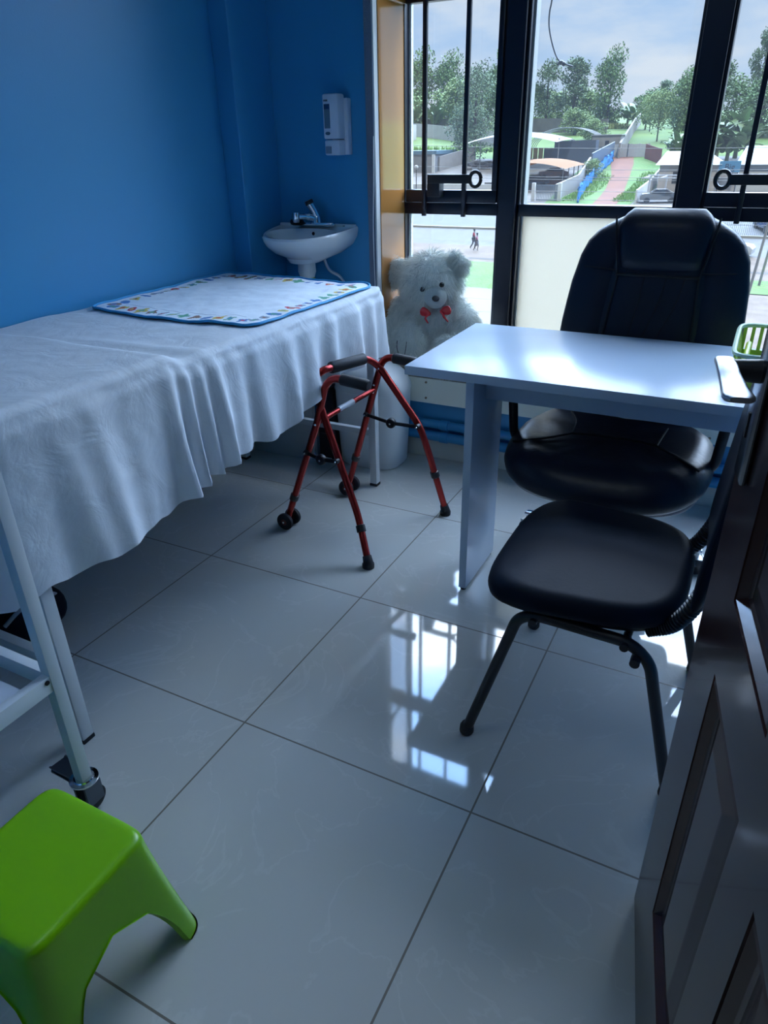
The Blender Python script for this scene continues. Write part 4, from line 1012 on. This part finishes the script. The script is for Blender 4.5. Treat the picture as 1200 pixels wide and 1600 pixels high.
BAN = MX('banana_leaf', (.34, .58, .24), .6, var=(1.5, (.32, .44, .20)))
def banana_mesh():
    rn = random.Random(9); bm = MB()
    for k in range(16):
        a = rn.uniform(0, 2 * pi); L_ = rn.uniform(1.6, 2.6); el = rn.uniform(.7, 1.35); p = V((rn.uniform(-.5, .5), rn.uniform(-.5, .5), rn.uniform(.7, 1.3))); d = V((cos(a) * cos(el), sin(a) * cos(el), sin(el))); s = V((-sin(a), cos(a), 0)); rows_ = []
        for j in range(7):
            t = j / 6; wv = .34 * math.sin(pi * min(.97, t * .9 + .08)) ** .6; rows_.append([bm.verts.new(p - s * wv), bm.verts.new(p + V((0, 0, -.05))), bm.verts.new(p + s * wv)]); p = p + d * L_ / 6; d = (d + V((0, 0, -.22))).normalized()
        for x_, y_ in zip(rows_, rows_[1:]):
            for q_ in range(2): bm.faces.new((x_[q_], x_[q_ + 1], y_[q_ + 1], y_[q_]))
    me = bpy.data.meshes.new('leaves'); bm.to_mesh(me); bm.free(); me.materials.append(BAN)
    bm = MB(); tube(bm, [(0, 0, -.3), (0, 0, 1.4)], [.16, .1], 8); m2 = bpy.data.meshes.new('stem'); bm.to_mesh(m2); bm.free(); m2.materials.append(MX('banana_stem', (.25, .3, .15), .7)); return me, m2
BM1, BM2 = banana_mesh()
BL = ['by the red-brown sheet wall', 'behind the white-roofed stone house', 'above the pale roof ridge', 'beside the black mullion on its right', 'left of the blue sign', 'behind the blue sign', 'above the blue sign, larger', 'between the blue sign and the pale blue roof', 'on the slope beyond the grey gate', 'near the top of the stone wall', 'below the flat-topped tree', 'at the far left pane behind the tin fence', 'at the foot of the dark trees, far left']
for k, (x, y, s) in enumerate(((-13.6, 126, 1.3), (-12.2, 123.5, 1.5), (-11.0, 124, 1.6), (-8.6, 122, 1.9), (-7.2, 121, 2.1), (-5.8, 122, 2.0), (-5.0, 126, 2.3), (-3.6, 122, 2.1), (-27.5, 168, 1.8), (-30.0, 176, 1.8), (-24.6, 166, 1.2), (-80, 178, 2.4), (-76, 178, 2.2))):
    e = thing('banana_plant', 'green banana plant ' + BL[k], 'plant', (x, y, Hh(y)), 'banana plants', rs.uniform(0, 6)); e.scale = (s, s, s)
    for nme, me in (('leaves', BM1), ('stem', BM2)):
        o = bpy.data.objects.new(nme, me); COL.objects.link(o); o.parent = e

# walls and fences ------------------------------------------------------
BLOCK = MX('grey_block', (.33, .33, .33), .95, var=(.5, .25)); TIN = MX('pale_tin', (.95, .98, 1.05), .6, var=(.6, .12)); STONE = MX('cut_stone', (.60, .57, .54), .95, var=(.9, .2))
def wallrun(name, pts, h, th, m, label, cat='wall', step=0, kind=None, group=None, base=0):
    bm = MB()
    for (x0, y0), (x1, y1) in zip(pts, pts[1:]):
        L_ = math.hypot(x1 - x0, y1 - y0); nn_ = max(1, int(L_ / (step or 8)))
        for k in range(nn_):
            a = (x0 + (x1 - x0) * k / nn_, y0 + (y1 - y0) * k / nn_); b = (x0 + (x1 - x0) * (k + 1) / nn_, y0 + (y1 - y0) * (k + 1) / nn_)
            za, zb = Hh(a[1]) + base, Hh(b[1]) + base; d = V((b[0] - a[0], b[1] - a[1], 0)).normalized(); s = V((-d.y, d.x, 0)) * th / 2
            c = [V((a[0], a[1], za - .5)), V((b[0], b[1], zb - .5)), V((b[0], b[1], zb + h)), V((a[0], a[1], za + h))]
            loft(bm, [[q - s for q in c], [q + s for q in c]])
    o = obj(name, bm, m, smooth=False); return tag(o, label, cat, group, kind)
wallrun('block_wall', [(-150, 190), (-70, 178), (-40, 163), (-30.5, 158)], 2.6, .25, BLOCK, 'long grey block wall running below the far trees')
wallrun('tin_fence', [(-130, 178), (-79, 166), (-44, 140)], 2.6, .06, TIN, 'long pale tin fence at the back of the left yard', 'fence', step=1.0)
wallrun('stone_wall', [(-21.9, 126.5), (-24.6, 150), (-28.2, 181)], 2.3, .3, STONE, 'stone boundary wall climbing the slope beyond the grey gate')
wallrun('yard_wall', [(-34, 126.5), (-24, 128.6)], 1.6, .2, BLOCK, 'low grey wall left of the stone hut')
wallrun('container', [(-31.5, 124.5), (-25.0, 124.5)], 3.0, 2.2, MX('dark_blue_container', (.12, .16, .24), .6, var=(.4, .2)), 'dark blue-grey container behind the peach shade canopy', 'container')
wallrun('perimeter_wall', [(-22.9, 93.5), (-22.7, 104), (-24.2, 117)], 1.9, .25, MX('beige_render', (.66, .62, .52), .9, var=(.5, .12)), 'beige rendered wall beside the peach shade canopy')
wallrun('perimeter_wall', [(-24.0, 117), (-22.9, 127)], 2.4, .2, MX('blue_grey_sheet', (.20, .27, .36), .6), 'blue-grey sheet wall between the container and the green shrub')
bm = MB()
for k in range(13):
    x = -23.4 + 5.4 * k / 12; box(bm, (x, 127.95, Hh(128) - .2), (x + .44, 128.02 + .03 * (k % 2), Hh(128) + 1.9 + .06 * (k % 3 == 0)))
gt = thing('sheet_gate', 'pale grey sheet metal gate at the end of the red track', 'gate', (-20.7, 128, Hh(128))); part(gt, 'gate_sheet', bm, TIN)
part(gt, 'gate_post', bx(((-20.9, 127.9, Hh(128) - .2), (-20.78, 127.94, Hh(128) + 2.0))), MX('dark_steel', (.12, .14, .17), .35, .9))
wallrun('sheet_wall', [(-17.9, 126.4), (-14.8, 121.5)], 2.1, .08, MX('rust_red_sheet', (.45, .12, .09), .8, var=(1.0, .25)), 'rust red sheet metal wall right of the grey gate')
hut = thing('stone_hut', 'small grey stone hut left of the grey gate', 'building', (-24.5, 132, Hh(130)))
part(hut, 'wall', bx(((-27.2, 130.4, Hh(130) - 1), (-22.6, 134, Hh(130) + 3.0))), STONE); part(hut, 'window', bx(((-25.0, 130.3, Hh(130) + 1.1), (-24.4, 130.42, Hh(130) + 2.2))), SEAM)
part(hut, 'roof', bx(((-27.4, 130.2, Hh(130) + 3.0), (-22.4, 134.2, Hh(130) + 3.1))), TIN)

# blue plastic sheeting fence
BT = MX('bright_blue_sheeting', (.15, .85, 1.9), .45)
bm = MB(); P_ = smooth_path([(-19.7, 91.5, 0), (-20.4, 96, 0), (-21.5, 103, 0), (-22.0, 110, 0), (-22.2, 118, 0), (-22.2, 124, 0)], 14); rows_ = []
for j in range(7):
    rows_.append([bm.verts.new((p.x + .28 * nz(i * .55, j * .7) + .1 * sin(i), p.y, Hh(p.y) + 1.7 * j / 6 * (1 + .35 * nz(i * .4, 3)))) for i, p in enumerate(P_)])
for a, b in zip(rows_, rows_[1:]):
    for i in range(len(P_) - 1): bm.faces.new((a[i], a[i + 1], b[i + 1], b[i]))
bmesh.ops.solidify(bm, geom=bm.faces[:], thickness=.03)
bf = tag(obj('blue_sheeting', bm, BT, smooth=True, angle=180), 'crumpled bright blue plastic sheeting fence along the track', 'fence')

# shade canopies
def canopy(name, cx, cy, cz, sx, sy, hgt, m, label, posts):
    t = thing(name, label, 'canopy', (cx, cy, Hh(cy))); bm = MB(); K = 16; g = []
    for j in range(K + 1):
        g.append([])
        for i in range(K + 1):
            u_, v_ = i / K * 2 - 1, j / K * 2 - 1; x = cx + u_ * sx * (1 - .14 * (1 - v_ * v_) * 0 - .10 * v_ * v_); y = cy + v_ * sy * (1 - .12 * u_ * u_)
            z = cz + hgt * (1 - .75 * u_ * u_ - .35 * v_ * v_ + .1 * u_ * u_ * v_ * v_); g[-1].append(bm.verts.new((x, y, z)))
    for j in range(K):
        for i in range(K): bm.faces.new((g[j][i], g[j][i + 1], g[j + 1][i + 1], g[j + 1][i]))
    bmesh.ops.solidify(bm, geom=bm.faces[:], thickness=.04); part(t, 'shade_cloth', bm, m)
    for x, y in posts: part(t, 'post', tube(MB(), [(x, y, Hh(y) - .2), (x, y, cz + hgt * .35)], .07, 8), MX('post_grey', (.45, .47, .5), .5))
    return t
canopy('shade_canopy', -28.4, 108, Hh(108) + 2.15, 5.0, 7.5, 1.15, MX('peach_shade_cloth', (1.0, .52, .22), .85), 'peach coloured curved shade canopy over parked cars', [(-24.6, 103), (-24.6, 106), (-24.6, 109), (-24.7, 112), (-32, 102), (-32, 112)])
canopy('shade_canopy', -36.5, 122, Hh(122) + 3.2, 8.0, 6.5, 1.5, MX('white_shade_cloth', (1.3, 1.3, 1.3), .85), 'white curved shade canopy behind the peach one', [(-29.4, 118), (-29.4, 126), (-42, 118)])
bm = MB()
for k in range(9):
    c = V((-33.5, 130 + .001 * k, Hh(130) + 2.2)); box(bm, (-37.8 + k * .9, 127.2, Hh(127)), (-37.05 + k * .9, 127.3, Hh(127) + 1.7))
tag(obj('plank_fence', bm, MX('yellow_planks', (.9, .62, .24), .8), smooth=False), 'yellow plank fence under the white shade canopy', 'fence')
bm = MB()
for k in range(5):
    y = 132 + k * 1.2; tube(bm, [(-32 + 6.5 * cos(a) * 1.0, y, Hh(134) + .4 + 3.4 * sin(a)) for a in [pi * q / 16 for q in range(17)]], .07, 6)
for q in (3, 6, 8, 10, 13): a = pi * q / 16; tube(bm, [(-32 + 6.5 * cos(a), 132, Hh(134) + .4 + 3.4 * sin(a)), (-32 + 6.5 * cos(a), 136.8, Hh(134) + .4 + 3.4 * sin(a))], .05, 6)
tag(obj('arched_roof_frame', bm, MX('pale_steel', (.50, .56, .62), .5)), 'arched pale steel roof frame behind the white canopy', 'frame')

def car(name, x, y, rz, m, label, s=1):
    t = thing(name, label, 'car', (x, y, Hh(y)), None, rz)
    prof = [(-2.1, .35), (-2.15, .75), (-1.95, .98), (-1.1, 1.08), (-.45, 1.48), (.75, 1.52), (1.55, 1.1), (2.1, .95), (2.15, .4)]
    bm = MB(); rings = []
    for yy, k in ((-.85, .93), (-.80, 1), (.80, 1), (.85, .93)):
        rings.append([V((px * (.99 if k < 1 else 1), yy * (1 if pz < 1.1 else .82), pz * k if k < 1 and pz > .5 else pz)) for px, pz in prof])
    loft(bm, rings); obj('body', bm, m, t)
    bm = MB()
    for sy in (-1, 1): loft(bm, [[V((-.95, sy * .79, 1.10)), V((-.42, sy * .70, 1.42)), V((.70, sy * .70, 1.45)), V((1.35, sy * .79, 1.10))], [V((-.95, sy * .86, 1.10)), V((-.42, sy * .72, 1.42)), V((.70, sy * .72, 1.45)), V((1.35, sy * .86, 1.10))]])
    obj('side_window', bm, MX('car_glass', (.02, .03, .05), .1), t)
    bm = MB(); loft(bm, [[V((-1.14, -.66, 1.09)), V((-1.14, .66, 1.09)), V((-.50, .6, 1.46)), V((-.50, -.6, 1.46))], [V((-1.10, -.66, 1.13)), V((-1.10, .66, 1.13)), V((-.46, .6, 1.50)), V((-.46, -.6, 1.50))]]); obj('windscreen', bm, MX('car_glass', (.02, .03, .05), .1), t)
    for px in (-1.35, 1.35):
        for sy in (-1, 1):
            bm = MB(); lathe(bm, [(.0, -.1), (.32, -.1), (.33, 0), (.32, .1), (0, .1)], (px, sy * .78, .33), 18, 'Y'); obj('wheel', bm, RUB, t)
    return t
car('car', -29.6, 106.5, .35, MX('dark_car_paint', (.05, .06, .09), .2, coat=.5), 'dark car parked under the peach shade canopy')
car('car', -28.2, 111.5, .35, MX('silver_car_paint', (.45, .48, .52), .25, .4), 'silver car parked behind the dark car')
car('car', 1.6, 77.0, 1.9, MX('blue_car_paint', (.06, .12, .32), .2, coat=.5), 'blue car parked beyond the mesh fence on the right')
car('car', -1.3, 66.2, 3.0, MX('white_car_paint', (.72, .74, .76), .25, coat=.4), 'white car partly hidden behind the office chair back')
car('car', -10.6, 93.2, .2, MX('grey_car_paint', (.25, .27, .3), .25, coat=.4), 'grey car parked in front of the stone house')

# bar gate with white pillars
gz = Hh(93); gt = thing('bar_gate', 'grey bar gate between white pillars below the peach canopy', 'gate', (-24, 93, gz))
bm = MB()
for k in range(26): x = -25.2 + 2.7 * k / 25; box(bm, (x - .025, 92.97, gz + .05), (x + .025, 93.02, gz + 1.9))
for z in (.15, 1.0, 1.8): box(bm, (-25.2, 92.96, gz + z), (-22.5, 93.03, gz + z + .07))
part(gt, 'gate_bars', bm, MX('grey_blue_bars', (.28, .34, .42), .5))
for x in (-25.6, -22.3): part(gt, 'pillar', bx(((x - .22, 92.8, gz - .2), (x + .22, 93.2, gz + 2.1)), bev=.03), MX('white_render', (1.1, 1.1, 1.07), .8))
wallrun('yard_wall', [(-48, 93), (-27, 93)], 1.9, .2, MX('white_render', (1.1, 1.1, 1.07), .8), 'white rendered wall left of the bar gate')

# left yard buildings
b_ = thing('shed', 'low grey shed with blue fascia at the left edge of the left pane', 'building', (-58, 116, Hh(114)))
zb = Hh(116)
part(b_, 'wall', bx(((-72, 116, zb - 1.5), (-48.9, 124, zb + 2.7))), MX('shed_wall', (.42, .44, .47), .9, var=(.4, .1))); part(b_, 'fascia', bx(((-72.2, 115.8, zb + 2.7), (-48.7, 124.2, zb + 3.25))), MX('blue_fascia', (.14, .30, .42), .6)); part(b_, 'downpipe', bx(((-49.4, 115.6, zb - .3), (-48.9, 115.85, zb + 2.7))), MX('white_render', (1.1, 1.1, 1.07), .8))
wallrun('yard_wall', [(-48.7, 117), (-46, 126)], 2.2, .2, STONE, 'grey stone wall running back from the low shed')
b_ = thing('house', 'white house with a terracotta roof edge at the far left edge', 'building', (-90, 150, Hh(150)))
part(b_, 'wall', bx(((-93, 150, 0), (-70.8, 156, 5.0))), MX('white_render', (1.1, 1.1, 1.07), .8)); part(b_, 'roof', bx(((-93.5, 149.5, 8.4), (-76.2, 157, 9.0))), MX('terracotta', (.52, .20, .11), .8)); part(b_, 'wall', bx(((-93, 151, 5.0), (-77.2, 156, 8.4))), MX('white_render', (1.1, 1.1, 1.07), .8))
lp = thing('lamp_post', 'thin dark lamp post with white globe in the left pane', 'lamp post', (-37.2, 84, Hh(84)))
lx, ly = -41.3, 92.0; lz = Hh(ly)
lp.location = (lx, ly, lz); part(lp, 'pole', tube(MB(), [(lx, ly, lz - 1), (lx, ly, lz + 3.8)], .06, 8), MX('dark_steel', (.12, .14, .17), .35, .9)); part(lp, 'globe', ball(MB(), (lx, ly, lz + 4.0), .26), MX('white_globe', (.75, .75, .72), .4))
bm = MB(); rr_ = random.Random(3)
for k in range(26):
    x, y = rr_.uniform(-46, -40), rr_.uniform(118, 124); s = rr_.uniform(.3, .9); slab(bm, x, y, Hh(y) - .1, Hh(y) + s * .6, s, s * .7, 2.4, s * .3, m=10)
tag(obj('rubble_heap', bm, MX('rubble', (.40, .33, .28), .95, var=(.8, .3))), 'heap of broken stone in the left yard', 'rubble', kind='stuff')
wallrun('low_wall', [(-36, 104), (-30.5, 104.5)], .9, .3, BLOCK, 'low grey block wall at the foot of the left pane')

# right-hand houses
def house(name, x0, x1, y0, y1, hw, hr, wm, rm, label):
    z = Hh(y0); t = thing(name, label, 'building', ((x0 + x1) / 2, y0, z)); part(t, 'wall', bx(((x0, y0, z - 1), (x1, y1, z + hw))), wm)
    bm = MB(); o = .5; c = [V((x0 - o, y0 - o, z + hw)), V((x1 + o, y0 - o, z + hw)), V((x1 + o, y1 + o, z + hw)), V((x0 - o, y1 + o, z + hw))]; rx = min(2.2, (x1 - x0) * .25); ym = (y0 + y1) / 2
    a, b = V((x0 + .2, ym, z + hw + hr)), V((x1 - rx, ym, z + hw + hr)); vs = [bm.verts.new(p) for p in c + [a, b]]
    for q in ((0, 1, 5, 4), (1, 2, 5), (2, 3, 4, 5), (3, 0, 4), (0, 3, 2, 1)): bm.faces.new([vs[k] for k in q])
    part(t, 'roof', bm, rm); return t, z
STW = MX('warm_stone_wall', (.95, .86, .78), .95, var=(1.2, .2)); RW = MX('white_roof_sheet', (.78, .82, .78), .5)
h_, z = house('house', -12.3, -5.5, 103, 109, 3.1, 1.5, STW, RW, 'stone house with a white sheet roof beside the track')
for x in (-10.6, -8.2, -6.9): q = part(h_, 'window', bx(((x, 102.94, z + 1.0), (x + .7, 103.02, z + 2.3))), SEAM)
h_, z = house('house', -3.1, 14, 104, 111, 3.0, 2.0, MX('white_render', (1.1, 1.1, 1.07), .8), MX('pale_blue_roof', (.50, .68, .78), .5), 'building with a pale blue sheet roof at the right edge')
part(h_, 'gutter', bx(((-3.6, 103.3, z + 2.3), (14.3, 103.48, z + 2.7))), MX('dark_gutter', (.12, .15, .2), .6))
sg = thing('sign', 'light blue sign board between the two houses on the right', 'sign', (-4.2, 103, Hh(104)))
z = Hh(103); part(sg, 'board', bx(((-5.35, 102.6, z + 2.25), (-2.95, 102.7, z + 3.5))), MX('sign_blue', (.12, .45, .78), .5))
part(sg, 'post', bx(((-5.2, 102.7, z - .2), (-5.1, 102.8, z + 3.4)), ((-3.2, 102.7, z - .2), (-3.1, 102.8, z + 3.4))), MX('dark_steel', (.12, .14, .17), .35, .9))
tcu = bpy.data.curves.new('lettering', 'FONT'); tcu.body = 'Big'; tcu.size = .95; tcu.extrude = .01; tcu.align_x = 'CENTER'; to = bpy.data.objects.new('lettering', tcu); COL.objects.link(to); to.parent = sg
to.location = (.05, 102.585 - 103, 3.5 + z - Hh(104) - .95); to.rotation_euler = (pi / 2, 0, 0); bpy.context.view_layer.update(); tm_ = bpy.data.meshes.new_from_object(to.evaluated_get(bpy.context.evaluated_depsgraph_get())); tl_, tr_ = to.location.copy(), to.rotation_euler.copy(); bpy.data.objects.remove(to)
tm_.materials.clear(); tm_.materials.append(MX('dark_blue_ink', (.01, .03, .12), .5)); to = bpy.data.objects.new('lettering', tm_); COL.objects.link(to); to.parent = sg; to.location = tl_; to.rotation_euler = tr_
wallrun('yard_wall', [(-5.4, 104), (-3.2, 104)], 2.2, .3, STW, 'stone wall under the light blue sign')
wallrun('yard_wall', [(-13.0, 92), (-13.2, 112)], 1.5, .2, MX('white_render', (1.1, 1.1, 1.07), .8), 'white rendered wall along the right side of the track')
# carport frame in front of house
bm = MB(); z = Hh(96)
for x in (-12.3, -10.4, -8.4): box(bm, (x - .09, 95.9, z), (x + .09, 96.08, z + 2.6)); box(bm, (x - .06, 91.5, z + 2.5), (x + .06, 96, z + 2.62))
box(bm, (-12.6, 95.8, z + 2.55), (-6, 96.1, z + 2.7)); box(bm, (-12.6, 91.4, z + 2.45), (-6, 91.55, z + 2.6))
tag(obj('carport_frame', bm, TIN, smooth=False), 'white steel carport frame in front of the stone house', 'carport')
# mesh fence and poles on the right
bm = MB(); z = Hh(74)
for k in range(60): x = -3 + k * .16; box(bm, (x - .012, 73.98, z), (x + .012, 74.0, z + 2.0))
for zz in (.1, 1.0, 1.9): box(bm, (-3, 73.96, z + zz), (6.6, 74.02, z + zz + .04))
tag(obj('mesh_fence', bm, MX('post_grey', (.45, .47, .5), .5), smooth=False), 'grey vertical bar fence beyond the office chair on the right', 'fence')
for (x, y, h), lb in (((1.62, 50.6, 8.5), 'pale leaning pole standing on the verge on the right'), ((2.15, 56, 9), 'darker utility pole behind the pale leaning pole')):
    tag(obj('utility_pole', tube(MB(), [(x - .45, y, Hh(y) - .3), (x + .1, y, Hh(y) + h)], [.09, .07], 8), MX('pole_grey', (.38, .39, .40), .7)), lb, 'pole')
# overhead wires
WIRE = MX('pale_wire', (.60, .62, .66), .5)
WL = ['uppermost of the overhead wires, crossing the grey gate', 'second overhead wire from the top, crossing the red track', 'third overhead wire from the top, just above its close neighbour', 'fourth overhead wire from the top, just below its close neighbour', 'fifth overhead wire from the top, crossing the bar gate', 'lowest overhead wire, just above the black transom']
for k, (za, zb) in enumerate(((1.018, .879), (.129, .057), (-.2, -.247), (-.31, -.349), (-.81, -.809), (-1.175, -1.146))):
    bm = MB(); pts = []
    for q in range(41):
        x = -40 + 60 * q / 40; t = (x + 9.05) / 9.0; pts.append((x, 35, za + (zb - za) * t + .0012 * (x + 5) ** 2 - .02))
    tube(bm, pts, .011, 6); tag(obj('overhead_wire', bm, WIRE), 'pale ' + WL[k], 'wire', 'overhead wires')
# black cable dangling outside the middle pane
cb = thing('dangling_cable', 'black cable with a knotted end dangling outside the middle window pane', 'cable', (.65, 2.08, 1.7))
part(cb, 'cable', tube(MB(), smooth_path([(.66, 2.08, 2.5), (.655, 2.08, 1.95), (.652, 2.08, 1.745), (.646, 2.08, 1.69), (.650, 2.08, 1.64), (.673, 2.08, 1.575), (.700, 2.08, 1.535), (.75, 2.08, 1.516)], 8), .0030, 8), BPL)
bm = MB(); ball(bm, (.704, 2.08, 1.531), .009, (1.3, 1, .9), seg=10); ball(bm, (.716, 2.078, 1.526), .008, seg=10); tube(bm, [(.70, 2.08, 1.535), (.692, 2.078, 1.522)], .004, 6); part(cb, 'knot', bm, BPL)

# two people walking on the verge
def person(x, y, hgt, face, label, top, legs, skin, sk, bagc=None):
    t = thing('person', label, 'person', (x, y, Hh(y) + .06), None, face); s = hgt / 1.7
    J = [(0, 0, .93), (0, 0, 1.15), (0, 0, 1.40), (.02, 0, 1.50), (.03, 0, 1.62), (0, .17, 1.38), (-.12, .21, 1.12), (.02, .20, .90), (0, -.17, 1.38), (.10, -.21, 1.13), (.20, -.17, .95), (0, .09, .88), (.16, .09, .50), (.06, .09, .07), (0, -.09, .88), (-.06, -.09, .50), (-.30, -.09, .12), (.19, .09, .04), (-.20, -.09, .04), (.04, .20, .84), (.23, -.16, .90)]
    Eg = [(0, 1), (1, 2), (2, 3), (3, 4), (2, 5), (5, 6), (6, 7), (2, 8), (8, 9), (9, 10), (0, 11), (11, 12), (12, 13), (0, 14), (14, 15), (15, 16), (13, 17), (16, 18), (7, 19), (10, 20)]
    Rr = [.15, .135, .15, .06, .10, .065, .045, .035, .065, .045, .035, .095, .06, .045, .095, .06, .045, .035, .035, .03, .03]
    def skin_mesh(name, J_, E_, R_, m, root):
        me = bpy.data.meshes.new(name); me.from_pydata([(a * s, b * s, c * s) for a, b, c in J_], E_, []); o = bpy.data.objects.new(name, me); COL.objects.link(o); o.parent = t
        md = o.modifiers.new('s', 'SKIN'); sv = me.skin_vertices[0].data if me.skin_vertices else None
        for i, q in enumerate(R_): sv[i].radius = (q * s, q * s); sv[i].use_root = (i == root)
        o.modifiers.new('u', 'SUBSURF').levels = 2; o.modifiers['u'].render_levels = 2; me.materials.append(m); return o
    bpy.context.view_layer.update()
    def viaops(name, J_, E_, R_, m):
        me = bpy.data.meshes.new(name); me.from_pydata([(a * s, b * s, c * s) for a, b, c in J_], E_, []); o = bpy.data.objects.new(name, me); COL.objects.link(o)
        o.modifiers.new('s', 'SKIN')
        if not me.skin_vertices: 
            bpy.context.view_layer.objects.active = o; o.select_set(True); bpy.ops.mesh.customdata_skin_add() if not me.skin_vertices else None
        for i, q in enumerate(R_): me.skin_vertices[0].data[i].radius = (q * s, q * s); me.skin_vertices[0].data[i].use_root = (i == 0)
        z_ = o.modifiers.new('u', 'SUBSURF'); z_.levels = 2; z_.render_levels = 2
        dg = bpy.context.evaluated_depsgraph_get(); m2 = bpy.data.meshes.new_from_object(o.evaluated_get(dg)); o.modifiers.clear(); o.data = m2; m2.materials.clear(); m2.materials.append(m)
        for p in m2.polygons: p.use_smooth = True
        o.parent = t; return o
    viaops('body', J, Eg, Rr, skin)
    viaops('shirt', [J[0], J[1], J[2], J[5], J[6], J[8], J[9]], [(0, 1), (1, 2), (2, 3), (3, 4), (2, 5), (5, 6)], [.165, .15, .165, .08, .06, .08, .06], top)
    if sk: 
        bm = MB(); lathe(bm, [(.15 * s, .98 * s), (.19 * s, .80 * s), (.25 * s, .50 * s), (.0, .50 * s)], (0, 0, 0), 16); obj('skirt', bm, legs, t)
    else: viaops('trousers', [J[0], J[11], J[12], J[13], J[14], J[15], J[16]], [(0, 1), (1, 2), (2, 3), (0, 4), (4, 5), (5, 6)], [.16, .105, .075, .06, .105, .075, .06], legs)
    obj('hair', ball(MB(), (.02 * s, 0, 1.66 * s), .108 * s), MX('black_hair', (.01, .009, .009), .8), t)
    return t
SK = MX('brown_skin', (.11, .05, .03), .6)
try:
    person(-22.75, 64.6, 1.72, .1, 'person in a red top walking along the verge, the farther of two', MX('red_top', (.62, .03, .06), .8), MX('dark_trousers', (.05, .04, .06), .8), SK, False)
    person(-22.20, 63.9, 1.52, .1, 'person in pink with a dark skirt, the nearer of two walkers', MX('pink_top', (.75, .25, .40), .8), MX('dark_skirt', (.10, .06, .08), .8), SK, True)
except Exception as ex:
    print('PERSON FAIL', ex)

# pieces that stand apart become parts of their own
def split_islands(names):
    for o in [q for q in bpy.data.objects if q.type == 'MESH' and q.name.split('.')[0] in names]:
        bm = bmesh.new(); bm.from_mesh(o.data); seen = set(); isl = []
        for v in bm.verts:
            if v in seen: continue
            st = [v]; comp = set(st); seen.add(v)
            while st:
                for e in st.pop().link_edges:
                    for w2 in e.verts:
                        if w2 not in seen: seen.add(w2); comp.add(w2); st.append(w2)
            isl.append({x.index for x in comp})
        bm.free()
        if len(isl) < 2: continue
        src = o.data
        for k, idx in enumerate(isl):
            b2 = bmesh.new(); b2.from_mesh(src); b2.verts.ensure_lookup_table()
            bmesh.ops.delete(b2, geom=[x for x in b2.verts if x.index not in idx], context='VERTS'); me = bpy.data.meshes.new(o.name.split('.')[0]); b2.to_mesh(me); b2.free()
            for m in src.materials:
                me.materials.append(m)
            if k == 0: o.data = me
            else:
                c = o.copy(); c.data = me; COL.objects.link(c); c.name = o.name.split('.')[0]
split_islands({'fork', 'pivot', 'pipe_clip', 'rivet', 'frame_rivet', 'glide', 'cross_tube', 'side_window', 'post', 'toe_stitch', 'raised_panel', 'caster', 'seam', 'sash_frame'})
